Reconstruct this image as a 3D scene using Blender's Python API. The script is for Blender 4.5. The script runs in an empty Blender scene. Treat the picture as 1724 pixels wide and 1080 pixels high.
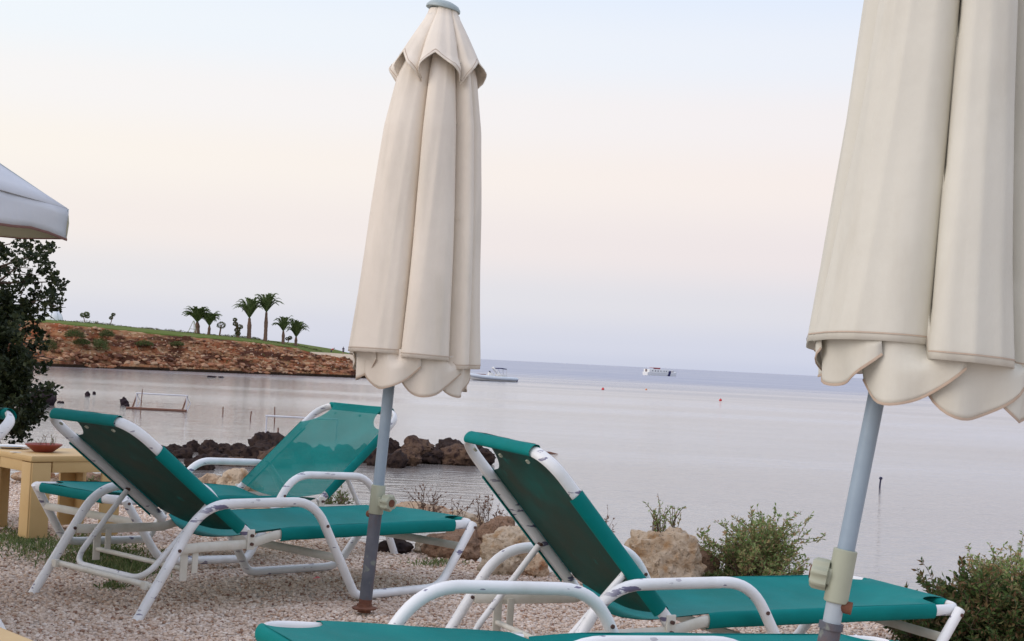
import bpy, bmesh, math, random
import numpy as np
from mathutils import Vector, Matrix, noise
R = math.radians
PI = math.pi
random.seed(7)
rng = np.random.default_rng(11)
scene = bpy.context.scene
COL = scene.collection

# ------------------------------------------------------------------ camera, world, sun, exposure
FPX = 2575.0                      # focal length in pixels of a 1724 px wide frame
ROLL = math.atan(.0502)
PITCH = math.atan(67.5 * math.cos(ROLL) / FPX)
EYE = Vector((0, 0, 1.0))
FW = Vector((0, math.cos(PITCH), math.sin(PITCH)))
RT0 = Vector((1, 0, 0)); UP0 = RT0.cross(FW)
CR = RT0 * math.cos(ROLL) + UP0 * math.sin(ROLL)
CU = UP0 * math.cos(ROLL) - RT0 * math.sin(ROLL)
cd = bpy.data.cameras.new('camera'); cam = bpy.data.objects.new('camera', cd); COL.objects.link(cam)
cam.matrix_world = Matrix(((CR.x, CU.x, -FW.x, EYE.x), (CR.y, CU.y, -FW.y, EYE.y), (CR.z, CU.z, -FW.z, EYE.z), (0, 0, 0, 1)))
cd.sensor_width = 36; cd.sensor_fit = 'HORIZONTAL'; cd.lens = FPX / 1724 * 36
cd.clip_start = .05; cd.clip_end = 60000
scene.camera = cam

def lin(r, g, b):
    f = lambda c: (c / 255 / 12.92) if c / 255 <= .04045 else ((c / 255 + .055) / 1.055) ** 2.4
    return (f(r), f(g), f(b), 1)

world = bpy.data.worlds.new('World'); scene.world = world; world.use_nodes = True
wt = world.node_tree; wt.nodes.clear()
wo = wt.nodes.new('ShaderNodeOutputWorld'); wb = wt.nodes.new('ShaderNodeBackground')
tc = wt.nodes.new('ShaderNodeTexCoord'); sp = wt.nodes.new('ShaderNodeSeparateXYZ')
def ramp(nt, stops, interp='LINEAR'):
    n = nt.nodes.new('ShaderNodeValToRGB'); cr = n.color_ramp; cr.interpolation = interp
    while len(cr.elements) > 1: cr.elements.remove(cr.elements[-1])
    cr.elements[0].position = stops[0][0]; cr.elements[0].color = stops[0][1]
    for p, c in stops[1:]:
        e = cr.elements.new(p); e.color = c
    return n
# dusk sky: lavender at the horizon, a rose-cream band, pale blue above
sky_r = ramp(wt, [(0, lin(191, 197, 218)), (.012, lin(200, 204, 221)), (.04, lin(212, 212, 221)), (.075, lin(226, 218, 221)), (.12, lin(236, 226, 224)),
                  (.16, lin(234, 229, 231)), (.20, lin(226, 230, 240)), (.25, lin(214, 225, 244)), (.45, (.80, .86, 1.02, 1)), (1, (.62, .70, .92, 1))], 'EASE')
sky_l = ramp(wt, [(0, lin(206, 208, 218)), (.012, lin(212, 213, 222)), (.04, lin(224, 222, 224)), (.075, lin(237, 229, 224)), (.12, lin(242, 236, 228)),
                  (.16, lin(239, 237, 236)), (.20, lin(232, 238, 243)), (.25, lin(225, 235, 246)), (.45, (.92, .90, .98, 1)), (1, (.62, .70, .92, 1))], 'EASE')
mr = wt.nodes.new('ShaderNodeMapRange'); mr.inputs[1].default_value = -.36; mr.inputs[2].default_value = .34
mx = wt.nodes.new('ShaderNodeMix'); mx.data_type = 'RGBA'
L = wt.links
L.new(tc.outputs['Generated'], sp.inputs[0]); L.new(sp.outputs['Z'], sky_r.inputs[0]); L.new(sp.outputs['Z'], sky_l.inputs[0])
L.new(sp.outputs['X'], mr.inputs[0]); L.new(mr.outputs[0], mx.inputs[0]); L.new(sky_l.outputs[0], mx.inputs[6]); L.new(sky_r.outputs[0], mx.inputs[7])
L.new(mx.outputs[2], wb.inputs[0]); wb.inputs[1].default_value = 1.0; L.new(wb.outputs[0], wo.inputs[0])

sd = bpy.data.lights.new('sun', 'SUN'); sd.energy = 1.25; sd.angle = R(42); sd.color = (1, .90, .82)
so = bpy.data.objects.new('sun', sd); COL.objects.link(so)
so.rotation_euler = Vector((.75, .42, -.52)).to_track_quat('-Z', 'Y').to_euler()   # glow after sunset, from behind left
scene.view_settings.view_transform = 'Standard'; scene.view_settings.look = 'None'
scene.view_settings.exposure = .13; scene.view_settings.gamma = 1
try: scene.cycles.transparent_max_bounces = 12
except Exception: pass

def at(px, py, Y):
    """world point seen at pixel (px, py) of the 1724x1080 photograph, Y metres away"""
    d = FW * FPX + CR * (px - 862) - CU * (py - 540)
    return EYE + d * (Y / d.y)
def hor(px): return 607.4 + .0502 * (px - 862)

# ------------------------------------------------------------------ object helpers
def tag(o, label=None, cat=None, group=None, kind=None):
    if label: o['label'] = label
    if cat: o['category'] = cat
    if group: o['group'] = group
    if kind: o['kind'] = kind
    return o
def link(o, parent=None):
    COL.objects.link(o)
    if parent: o.parent = parent
    return o
def empty(name, label, cat, loc=(0, 0, 0), rot=(0, 0, 0), group=None):
    o = bpy.data.objects.new(name, None); o.empty_display_size = .1
    COL.objects.link(o); o.location = loc; o.rotation_euler = rot
    return tag(o, label, cat, group)

class MB:
    """mesh builder: everything added becomes one mesh object"""
    def __init__(s): s.v = []; s.f = []; s.m = []
    def add(s, vs, fs, mi=0):
        b = len(s.v); s.v += [tuple(v) for v in vs]; s.f += [tuple(i + b for i in f) for f in fs]; s.m += [mi] * len(fs)
    def build(s, name, mats, parent=None, smooth=True):
        me = bpy.data.meshes.new(name); me.from_pydata(s.v, [], s.f)
        if not isinstance(mats, (list, tuple)): mats = [mats]
        for m in mats: me.materials.append(m)
        me.polygons.foreach_set('material_index', s.m)
        me.update()
        if smooth:
            me.polygons.foreach_set('use_smooth', [True] * len(s.f))
            try: me.set_sharp_from_angle(angle=R(40))
            except Exception: pass
        return link(bpy.data.objects.new(name, me), parent)
    def sweep(s, pts, ra, rb=None, n=10, caps=True, up=None, mi=0, arc=None):
        """tube along pts; ra/rb = half sizes (lateral, along 'up'); may be lists; arc=(a0,a1) open section"""
        pts = [Vector(p) for p in pts]; N = len(pts)
        if rb is None: rb = ra
        ra = ra if isinstance(ra, (list, tuple)) else [ra] * N
        rb = rb if isinstance(rb, (list, tuple)) else [rb] * N
        rings = []; prev = None
        for i, p in enumerate(pts):
            t = (pts[min(i + 1, N - 1)] - pts[max(i - 1, 0)]).normalized()
            if prev is None:
                u = Vector(up) if up is not None else (Vector((0, 0, 1)) if abs(t.z) < .95 else Vector((1, 0, 0)))
            else: u = Vector(up) if (up is not None and abs(t.dot(Vector(up))) < .95) else prev
            u = (u - t * u.dot(t)).normalized(); prev = u
            w = t.cross(u)
            ring = []
            for k in range(n if arc is None else n + 1):
                a = 2 * PI * k / n if arc is None else arc[0] + (arc[1] - arc[0]) * k / n
                ring.append(p + w * (math.cos(a) * ra[i]) + u * (math.sin(a) * rb[i]))
            rings.append(ring)
        m = len(rings[0]); vs = [v for r in rings for v in r]; fs = []
        for i in range(N - 1):
            for k in range(m if arc is None else m - 1):
                a = i * m + k; b = i * m + (k + 1) % m
                fs.append((a, b, b + m, a + m))
        if caps and arc is None: fs += [tuple(range(m))[::-1], tuple((N - 1) * m + k for k in range(m))]
        s.add(vs, fs, mi)
    def box(s, c, size, rot=None, mi=0, bev=0):
        hx, hy, hz = [q / 2 for q in size]; c = Vector(c); rot = rot or Matrix.Identity(3)
        if bev:
            bm = bmesh.new(); bmesh.ops.create_cube(bm, size=1)
            bmesh.ops.scale(bm, vec=size, verts=bm.verts)
            bmesh.ops.bevel(bm, geom=list(bm.edges), offset=bev, segments=2, profile=.6, affect='EDGES')
            bm.verts.index_update()
            s.add([c + rot @ v.co for v in bm.verts], [[v.index for v in f.verts] for f in bm.faces], mi); bm.free(); return
        vs = [c + rot @ Vector((x, y, z)) for x in (-hx, hx) for y in (-hy, hy) for z in (-hz, hz)]
        s.add(vs, [(0, 1, 3, 2), (4, 6, 7, 5), (0, 4, 5, 1), (2, 3, 7, 6), (0, 2, 6, 4), (1, 5, 7, 3)], mi)
    def lathe(s, prof, c=(0, 0, 0), n=24, rot=None, mi=0, wob=None):
        c = Vector(c); rot = rot or Matrix.Identity(3); vs = []; fs = []
        for r, z in prof:
            for k in range(n):
                a = 2 * PI * k / n; rr = r * (wob(a) if wob else 1)
                vs.append(c + rot @ Vector((rr * math.cos(a), rr * math.sin(a), z)))
        for i in range(len(prof) - 1):
            for k in range(n):
                a = i * n + k; b = i * n + (k + 1) % n; fs.append((a, b, b + n, a + n))
        fs += [tuple(range(n))[::-1], tuple((len(prof) - 1) * n + k for k in range(n))]
        s.add(vs, fs, mi)
def fillet(corners, rad, seg=7):
    P = [Vector(c) for c in corners]; out = [P[0]]
    for i in range(1, len(P) - 1):
        r = rad[i - 1] if isinstance(rad, (list, tuple)) else rad
        a = (P[i - 1] - P[i]); b = (P[i + 1] - P[i])
        d = min(r, a.length * .48, b.length * .48); a.normalize(); b.normalize()
        p0 = P[i] + a * d; p2 = P[i] + b * d
        for k in range(seg + 1):
            t = k / seg; out.append(p0 * (1 - t) ** 2 + P[i] * 2 * t * (1 - t) + p2 * t * t)
    out.append(P[-1]); return out
def rotto(d):
    return Vector(d).normalized().to_track_quat('Z', 'Y').to_matrix()

# ------------------------------------------------------------------ materials
def mat(name, base, rough=.6, var=None, scale=8, bump=0, bscale=40, metal=0, spec=None, detail=6, extra=None, coord='Object', dist=.002):
    """principled with a noise mix between base and var"""
    m = bpy.data.materials.new(name); m.use_nodes = True; nt = m.node_tree; b = nt.nodes['Principled BSDF']
    b.inputs['Base Color'].default_value = (*base, 1) if len(base) == 3 else base
    b.inputs['Roughness'].default_value = rough; b.inputs['Metallic'].default_value = metal
    if spec is not None: b.inputs['Specular IOR Level'].default_value = spec
    t = nt.nodes.new('ShaderNodeTexCoord')
    if var:
        n = nt.nodes.new('ShaderNodeTexNoise'); n.inputs['Scale'].default_value = scale; n.inputs['Detail'].default_value = detail
        n.inputs['Roughness'].default_value = .6
        nt.links.new(t.outputs[coord], n.inputs['Vector'])
        r = ramp(nt, [(.3, (*base, 1)), (.7, (*var, 1))]); nt.links.new(n.outputs[0], r.inputs[0])
        nt.links.new(r.outputs[0], b.inputs['Base Color'])
    if bump:
        n2 = nt.nodes.new('ShaderNodeTexNoise'); n2.inputs['Scale'].default_value = bscale; n2.inputs['Detail'].default_value = 5
        nt.links.new(t.outputs[coord], n2.inputs['Vector'])
        bp = nt.nodes.new('ShaderNodeBump'); bp.inputs['Strength'].default_value = bump; bp.inputs['Distance'].default_value = dist
        nt.links.new(n2.outputs[0], bp.inputs['Height']); nt.links.new(bp.outputs[0], b.inputs['Normal'])
    if extra: extra(nt, b, t)
    return m
def noise_mask(nt, t, scale, lo, hi, detail=6, coord='Object', mapping=None):
    n = nt.nodes.new('ShaderNodeTexNoise'); n.inputs['Scale'].default_value = scale; n.inputs['Detail'].default_value = detail
    src = t.outputs[coord]
    if mapping:
        mp = nt.nodes.new('ShaderNodeMapping'); mp.inputs['Scale'].default_value = mapping; nt.links.new(src, mp.inputs[0]); src = mp.outputs[0]
    nt.links.new(src, n.inputs['Vector'])
    r = nt.nodes.new('ShaderNodeMapRange'); r.inputs[1].default_value = lo; r.inputs[2].default_value = hi; nt.links.new(n.outputs[0], r.inputs[0])
    return r.outputs[0]
def mixin(nt, b, fac, col):
    """mix col over whatever feeds Base Color"""
    s = b.inputs['Base Color']; m = nt.nodes.new('ShaderNodeMix'); m.data_type = 'RGBA'
    if s.links: nt.links.new(s.links[0].from_socket, m.inputs[6])
    else: m.inputs[6].default_value = s.default_value
    m.inputs[7].default_value = (*col, 1); nt.links.new(fac, m.inputs[0]); nt.links.new(m.outputs[2], s)

def chips(nt, b, t):
    f = noise_mask(nt, t, 15, .635, .655, 9, mapping=(.6, 1.2, 2.6)); mixin(nt, b, f, (.16, .15, .24))
    f = noise_mask(nt, t, 42, .70, .72, 4, mapping=(.5, 1, 1.5)); mixin(nt, b, f, (.3, .28, .35))
    f = noise_mask(nt, t, 6, .5, .75, 5); mixin(nt, b, f, (.62, .62, .6))
M = {}
M['white'] = mat('white_paint', (.78, .79, .80), .38, bump=.15, bscale=160, extra=chips)
M['cream_white'] = mat('cream_painted_metal', (.72, .71, .65), .45, (.6, .58, .5), 14, bump=.1, bscale=120)
def weave(nt, b, t):
    w = nt.nodes.new('ShaderNodeTexWave'); w.inputs['Scale'].default_value = 190; w.inputs['Distortion'].default_value = .3
    nt.links.new(t.outputs['Object'], w.inputs['Vector'])
    w2 = nt.nodes.new('ShaderNodeTexWave'); w2.bands_direction = 'Y'; w2.inputs['Scale'].default_value = 190
    nt.links.new(t.outputs['Object'], w2.inputs['Vector'])
    a = nt.nodes.new('ShaderNodeMath'); a.operation = 'ADD'; nt.links.new(w.outputs[1], a.inputs[0]); nt.links.new(w2.outputs[1], a.inputs[1])
    bp = nt.nodes.new('ShaderNodeBump'); bp.inputs['Strength'].default_value = .12; bp.inputs['Distance'].default_value = .001
    nt.links.new(a.outputs[0], bp.inputs['Height']); nt.links.new(bp.outputs[0], b.inputs['Normal'])
    f = noise_mask(nt, t, 3.2, .5, .78, 6, mapping=(1, 1, 1)); mixin(nt, b, f, (.006, .17, .15))
    f = noise_mask(nt, t, 14, .66, .8, 6); mixin(nt, b, f, (.012, .24, .22))
def mesh_cloth(name, base, var, trans):
    m = mat(name, base, .62, var, 5, spec=.12, extra=weave)
    nt = m.node_tree; b = nt.nodes['Principled BSDF']; out = nt.nodes['Material Output']
    # open-weave mesh: a little of what lies behind shows through, and light passes the threads
    tr = nt.nodes.new('ShaderNodeBsdfTransparent'); tl = nt.nodes.new('ShaderNodeBsdfTranslucent'); tl.inputs[0].default_value = (.01, .2, .16, 1)
    m1 = nt.nodes.new('ShaderNodeMixShader'); m1.inputs[0].default_value = .10
    nt.links.new(b.outputs[0], m1.inputs[1]); nt.links.new(tl.outputs[0], m1.inputs[2])
    m2 = nt.nodes.new('ShaderNodeMixShader'); m2.inputs[0].default_value = trans
    nt.links.new(m1.outputs[0], m2.inputs[1]); nt.links.new(tr.outputs[0], m2.inputs[2]); nt.links.new(m2.outputs[0], out.inputs[0])
    return m
M['green'] = mesh_cloth('green_mesh_cloth', (.001, .180, .172), (.002, .235, .222), .0)
M['green_thin'] = mesh_cloth('green_worn_mesh_cloth', (.003, .19, .175), (.006, .26, .24), .38)
M['green_back_shaded'] = mesh_cloth('green_shaded_back_cloth', (.016, .085, .07), (.05, .065, .048), .05)  # same green cloth, underside shade painted into its darker colour, mottled at random
M['bolt'] = mat('dark_bolt', (.05, .03, .03), .6, (.12, .05, .03), 60)
def canvas_x(nt, b, t):
    f = noise_mask(nt, t, 5, .5, .8, 7, mapping=(3, 3, .5)); q = nt.nodes.new('ShaderNodeMath'); q.operation = 'MULTIPLY'; q.inputs[1].default_value = .35; nt.links.new(f, q.inputs[0]); mixin(nt, b, q.outputs[0], (.45, .41, .33))
M['canvas'] = mat('cream_canvas', (.80, .725, .625), .85, (.73, .655, .56), 3, bump=.25, bscale=30, spec=.15, extra=canvas_x, dist=.006)
M['canvas_w'] = mat('off_white_canvas', (.67, .65, .57), .85, (.61, .59, .515), 3, bump=.3, bscale=22, spec=.15, extra=canvas_x, dist=.006)
M['hem'] = mat('hem_tape', (.50, .40, .31), .85, (.44, .33, .25), 30)
M['inner'] = mat('canvas_inner_side', (.52, .43, .31), .9, (.46, .37, .26), 6)
M['pole'] = mat('pale_blue_pole', (.30, .38, .45), .38, (.24, .31, .38), 9, bump=.1, bscale=200, spec=.4)
def rusty(nt, b, t):
    f = noise_mask(nt, t, 11, .5, .68, 8, mapping=(1, 1, .5)); mixin(nt, b, f, (.13, .06, .04))
    f = noise_mask(nt, t, 30, .6, .68, 6); mixin(nt, b, f, (.18, .2, .18))
M['rusty_pole'] = mat('weathered_grey_tube', (.065, .075, .095), .7, (.12, .125, .15), 12, bump=.4, bscale=150, extra=rusty)
M['pale_pole'] = mat('pale_worn_tube', (.40, .46, .50), .5, (.33, .38, .43), 12, extra=lambda nt, b, t: mixin(nt, b, noise_mask(nt, t, 14, .66, .7, 6), (.25, .14, .05)))
M['rust'] = mat('rust', (.11, .04, .025), .9, (.19, .08, .045), 30, bump=.5, bscale=80)
M['plastic'] = mat('aged_cream_plastic', (.38, .40, .31), .5, (.33, .35, .27), 10, spec=.3)
M['cap'] = mat('grey_green_plastic', (.36, .42, .42), .4, (.3, .36, .36), 10)
M['table'] = mat('yellow_beige_plastic', (.60, .42, .20), .55, (.54, .36, .16), 5, bump=.1, bscale=60, spec=.3)
M['terracotta'] = mat('dark_red_clay', (.19, .028, .022), .5, (.25, .05, .035), 12)
M['dish'] = mat('white_glaze', (.78, .76, .72), .3)

def stone(name, a, b_, c, scale=3, bump=.8):
    def ex(nt, b, t):
        f = noise_mask(nt, t, scale * 3.2, .5, .66, 8); mixin(nt, b, f, c)
        f = noise_mask(nt, t, scale * 14, .56, .7, 4); mixin(nt, b, f, tuple(q * .55 for q in a))
    return mat(name, a, .92, b_, scale, bump=bump, bscale=scale * 9, extra=ex, spec=.15, dist=.03, detail=9)
M['tan_rock'] = stone('tan_limestone', (.46, .355, .25), (.55, .45, .34), (.38, .24, .13), 4)
M['orange_rock'] = stone('orange_limestone', (.45, .31, .20), (.53, .41, .30), (.36, .17, .08), 5)
M['brown_rock'] = stone('brown_limestone', (.24, .15, .10), (.32, .20, .13), (.14, .09, .06), 5)
M['dark_rock'] = stone('wet_dark_rock', (.026, .018, .017), (.065, .041, .032), (.018, .012, .014), 2.2)
M['mid_rock'] = stone('dark_brown_wet_rock', (.07, .042, .032), (.15, .095, .062), (.03, .018, .018), 2)
M['black_rock'] = stone('black_wet_rock', (.02, .014, .02), (.045, .03, .035), (.015, .01, .012), 3)

# ------------------------------------------------------------------ ground: gravel terrace that breaks down to the water
EDGE = [(-40, 14), (-8, 12), (-3.4, 10.6), (-2.2, 9.6), (-.5, 8.2), (.1, 7.5), (1.55, 6.7), (3, 6.2), (8, 5.5), (40, 2)]
def edge_y(x): return float(np.interp(x, [e[0] for e in EDGE], [e[1] for e in EDGE]))
WATER_Z = -2.5
def ground_z(x, y):
    z = -.035 * math.exp(-(((x + 1.1) / 1.6) ** 2 + ((y - 8.2) / 1.5) ** 2)) - .06 * math.exp(-(((x - .7) / 1.3) ** 2 + ((y - 5.2) / 1.2) ** 2))
    z += .012 * noise.noise(Vector((x * 1.7, y * 1.7, 0)))
    z += .024 * max(0, min(1, (.42 - math.hypot(x + .5, y - 5.85)) / .12))
    d = y - edge_y(x)
    if d > 0:
        t = min(d / 7.0, 1.6); z -= 2.75 * min(t ** .8, 1.35) if t < 1.6 else 4.2
        z += .12 * noise.fractal(Vector((x * .9, y * .9, 3)), 1, 2, 4) * min(1, d)
    return z
def axis(stops):
    out = []
    for (a, b, s) in stops:
        n = max(1, round((b - a) / s)); out += [a + (b - a) * i / n for i in range(n)]
    out.append(stops[-1][1]); return out
def grid_object(name, xs, ys, zf, m, kind='structure', thick=0):
    nx, ny = len(xs), len(ys)
    vs = [(x, y, zf(x, y)) for y in ys for x in xs]
    fs = [(j * nx + i, j * nx + i + 1, (j + 1) * nx + i + 1, (j + 1) * nx + i) for j in range(ny - 1) for i in range(nx - 1)]
    me = bpy.data.meshes.new(name); me.from_pydata(vs, [], fs); me.materials.append(m)
    me.polygons.foreach_set('use_smooth', [True] * len(fs)); me.update()
    o = link(bpy.data.objects.new(name, me)); o['kind'] = kind; return o
def gravel_x(nt, b, t):
    v = nt.nodes.new('ShaderNodeTexVoronoi'); v.inputs['Scale'].default_value = 75
    nt.links.new(t.outputs['Object'], v.inputs['Vector'])
    hs = nt.nodes.new('ShaderNodeSeparateColor'); nt.links.new(v.outputs['Color'], hs.inputs[0])
    r = ramp(nt, [(0, (.25, .17, .13, 1)), (.25, (.46, .36, .29, 1)), (.6, (.62, .52, .44, 1)), (1, (.74, .66, .6, 1))])
    nt.links.new(hs.outputs[0], r.inputs[0]); nt.links.new(r.outputs[0], b.inputs['Base Color'])
    bp = nt.nodes.new('ShaderNodeBump'); bp.invert = True; bp.inputs['Strength'].default_value = .9; bp.inputs['Distance'].default_value = .008
    nt.links.new(v.outputs['Distance'], bp.inputs['Height']); nt.links.new(bp.outputs[0], b.inputs['Normal'])
    # soil shows where the terrace breaks off (beyond the kerb of boulders the surface is bare earth)
    g = nt.nodes.new('ShaderNodeNewGeometry'); s = nt.nodes.new('ShaderNodeSeparateXYZ'); nt.links.new(g.outputs['Position'], s.inputs[0])
    mrn = nt.nodes.new('ShaderNodeMapRange'); mrn.inputs[1].default_value = -.10; mrn.inputs[2].default_value = -.22; nt.links.new(s.outputs['Z'], mrn.inputs[0])
    mixin(nt, b, mrn.outputs[0], (.17, .10, .065))
    f = noise_mask(nt, t, .9, .5, .75, 4); mp = nt.nodes.new('ShaderNodeMath'); mp.operation = 'MULTIPLY'; mp.inputs[1].default_value = .35
    nt.links.new(f, mp.inputs[0]); mixin(nt, b, mp.outputs[0], (.25, .17, .14))
M['gravel'] = mat('gravel', (.4, .33, .28), .95, extra=gravel_x, spec=.1)
grid_object('ground', axis([(-120, -12, 6), (-12, -5, .5), (-5, 5, .08), (5, 12, .5), (12, 120, 6)]),
            axis([(-60, 1, 5), (1, 4.5, .4), (4.5, 12, .08), (12, 20, .4), (20, 60, 5)]), ground_z, M['gravel'])

# loose pebbles covering the terrace: nobody could count them
def pebbles():
    N = 170000
    y = 4.2 + (11.2 - 4.2) * rng.random(N * 2) ** 1.15; half = .40 * y + .35
    x = (rng.random(N * 2) * 2 - 1) * half
    ey = np.interp(x, [e[0] for e in EDGE], [e[1] for e in EDGE]) + .25
    k = y < ey; x = x[k][:N]; y = y[k][:N]; N = len(x)
    z = np.array([ground_z(a, b) for a, b in zip(x, y)])
    ph = (1 + 5 ** .5) / 2
    V = np.array([(-1, ph, 0), (1, ph, 0), (-1, -ph, 0), (1, -ph, 0), (0, -1, ph), (0, 1, ph), (0, -1, -ph), (0, 1, -ph), (ph, 0, -1), (ph, 0, 1), (-ph, 0, -1), (-ph, 0, 1)]) / 1.9
    F = np.array([(0, 11, 5), (0, 5, 1), (0, 1, 7), (0, 7, 10), (0, 10, 11), (1, 5, 9), (5, 11, 4), (11, 10, 2), (10, 7, 6), (7, 1, 8), (3, 9, 4), (3, 4, 2), (3, 2, 6), (3, 6, 8), (3, 8, 9), (4, 9, 5), (2, 4, 11), (6, 2, 10), (8, 6, 7), (9, 8, 1)])
    r = .0034 + .0056 * rng.random(N) ** 2.2
    sc = np.stack([r * (.8 + .6 * rng.random(N)), r * (.8 + .6 * rng.random(N)), r * (.55 + .4 * rng.random(N))], 1)
    a = rng.random(N) * 2 * PI; ca, sa = np.cos(a), np.sin(a)
    P = V[None] * (1 + .25 * (rng.random((N, 12, 1)) - .5)) * sc[:, None]
    X = P[..., 0] * ca[:, None] - P[..., 1] * sa[:, None] + x[:, None]; Y = P[..., 0] * sa[:, None] + P[..., 1] * ca[:, None] + y[:, None]
    Z = P[..., 2] + (z + r * (.1 + .5 * rng.random(N)))[:, None]
    co = np.stack([X, Y, Z], 2).reshape(-1); fi = (F[None] + (np.arange(N) * 12)[:, None, None]).reshape(-1)
    me = bpy.data.meshes.new('gravel'); nf = N * 20
    me.vertices.add(N * 12); me.vertices.foreach_set('co', co)
    me.loops.add(nf * 3); me.loops.foreach_set('vertex_index', fi.astype(np.int32))
    me.polygons.add(nf); me.polygons.foreach_set('loop_start', np.arange(0, nf * 3, 3, dtype=np.int32))
    me.polygons.foreach_set('use_smooth', np.ones(nf, bool)); me.update(calc_edges=True)
    def ex(nt, b, t):
        g = nt.nodes.new('ShaderNodeNewGeometry')
        r_ = ramp(nt, [(0, (.22, .12, .085, 1)), (.08, (.42, .265, .18, 1)), (.25, (.60, .46, .36, 1)), (.6, (.70, .575, .475, 1)), (.85, (.75, .63, .535, 1)), (1, (.82, .73, .65, 1))])
        nt.links.new(g.outputs['Random Per Island'], r_.inputs[0]); nt.links.new(r_.outputs[0], b.inputs['Base Color'])
        f = noise_mask(nt, t, 1.1, .48, .72, 5); mm = nt.nodes.new('ShaderNodeMath'); mm.operation = 'MULTIPLY'; mm.inputs[1].default_value = .5
        nt.links.new(f, mm.inputs[0]); mixin(nt, b, mm.outputs[0], (.22, .15, .12))
    me.materials.append(mat('pebble', (.4, .33, .28), .9, extra=ex, spec=.15))
    tag(link(bpy.data.objects.new('gravel', me)), 'pale pinkish beige gravel covering the terrace', 'gravel', kind='stuff')
pebbles()

# ------------------------------------------------------------------ water
def water_mat():
    m = bpy.data.materials.new('sea_water'); m.use_nodes = True; nt = m.node_tree; b = nt.nodes['Principled BSDF']
    b.inputs['Base Color'].default_value = (.235, .21, .195, 1); b.inputs['Roughness'].default_value = .07; b.inputs['IOR'].default_value = 1.45
    b.inputs['Specular IOR Level'].default_value = .62
    t = nt.nodes.new('ShaderNodeTexCoord')
    def nz(sc, mp, det, rough=.55):
        k = nt.nodes.new('ShaderNodeMapping'); k.inputs['Scale'].default_value = mp; k.inputs['Rotation'].default_value = (0, 0, R(8)); nt.links.new(t.outputs['Object'], k.inputs[0])
        n = nt.nodes.new('ShaderNodeTexNoise'); n.inputs['Scale'].default_value = sc; n.inputs['Detail'].default_value = det; n.inputs['Roughness'].default_value = rough
        nt.links.new(k.outputs[0], n.inputs['Vector']); return n.outputs[0]
    def bump(h, dist, strength, prev=None):
        p = nt.nodes.new('ShaderNodeBump'); p.inputs['Distance'].default_value = dist; p.inputs['Strength'].default_value = strength
        nt.links.new(h, p.inputs['Height'])
        if prev: nt.links.new(prev, p.inputs['Normal'])
        return p.outputs[0]
    a = bump(nz(1.6, (.55, 1.3, 1), 5), .060, .95)
    c = bump(nz(.35, (.5, 1.2, 1), 3), .10, .55, a)
    nt.links.new(c, b.inputs['Normal'])
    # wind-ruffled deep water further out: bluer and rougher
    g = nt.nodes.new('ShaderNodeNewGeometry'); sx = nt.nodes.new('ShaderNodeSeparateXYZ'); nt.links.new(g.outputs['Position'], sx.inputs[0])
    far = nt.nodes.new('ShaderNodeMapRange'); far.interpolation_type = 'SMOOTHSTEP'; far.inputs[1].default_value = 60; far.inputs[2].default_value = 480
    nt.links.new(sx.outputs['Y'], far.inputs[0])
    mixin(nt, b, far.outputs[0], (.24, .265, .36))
    # slicks: smoother and rougher patches of surface
    f = noise_mask(nt, t, .03, .42, .62, 4, mapping=(.35, 1.2, 1))
    r = nt.nodes.new('ShaderNodeMapRange'); r.inputs[3].default_value = .05; r.inputs[4].default_value = .16; nt.links.new(f, r.inputs[0])
    ad = nt.nodes.new('ShaderNodeMath'); ad.operation = 'MULTIPLY_ADD'; ad.inputs[1].default_value = .26; nt.links.new(far.outputs[0], ad.inputs[0]); nt.links.new(r.outputs[0], ad.inputs[2])
    nt.links.new(ad.outputs[0], b.inputs['Roughness'])
    return m
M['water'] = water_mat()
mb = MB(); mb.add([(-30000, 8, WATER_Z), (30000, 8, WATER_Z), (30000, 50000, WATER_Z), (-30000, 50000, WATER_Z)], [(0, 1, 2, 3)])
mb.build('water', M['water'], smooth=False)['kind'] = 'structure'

# ------------------------------------------------------------------ headland across the bay
ZC = ([-400, -120, -80, -62.8, -55, -47.6, -38, -32, -28.6, -25.5, -22, -18, -14, 5], [6, 5, 3.9, 3.3, 3.0, 2.62, 2.22, 1.5, .75, .4, .1, -1.2, -3.2, -4.4])
ZE = ([-400, -120, -75, -58.5, -44.5, -36, -30.3, -27.2, -24, -20, -17, -14, 5], [5, 4, 3.2, 2.8, 2.0, 1.75, 1.25, .45, .1, -.8, -2.2, -3.4, -4.4])
def shore_y(x): return 184 + (x + 56) * .85 if x > -56 else 184 + (x + 56) * .15
def headland_z(x, y, lawn=False):
    s = y - shore_y(x); ze = float(np.interp(x, *ZE)); zc = float(np.interp(x, *ZC))
    if s < 0: base = -2.7 + s * .25
    elif s < 2: base = -2.7 + (1.0) * (s / 2) ** .6 * 1.2
    elif s < 8.5:
        t = (s - 2) / 6.5; base = -1.5 + (ze + 1.5) * (t ** .8) if ze > -1.5 else -1.5 + (ze + 1.5) * t
    elif s < 22: base = ze + (zc - ze) * ((s - 8.5) / 13.5) ** .8
    elif s < 75: base = zc - (s - 22) * .003
    else: base = zc - .16 - (s - 75) * .12
    base -= 3.2 * max(0, min(1, (x + 20) / 4.5)) if s < 9 else 0
    base = max(base, -4.5)
    if not lawn:
        w = max(0, min(1, (s + 1) / 1.5)) * max(0, min(1, (9.5 - s) / 2.0))
        if w > 0:
            n1 = noise.fractal(Vector((x * .33, y * .3, 1.3)), .8, 2.1, 5); n2 = noise.fractal(Vector((x * 1.3, y * 1.3, base * 2.2)), .7, 2.2, 4)
            vor = noise.voronoi(Vector((x * .9, y * .7, base * 1.3)))[0][0]
            base += w * (.62 * n1 + .32 * n2 + .5 * (.4 - vor))
            base += w * .12 * math.sin(base * 6 + n1 * 3)
    return base
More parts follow.
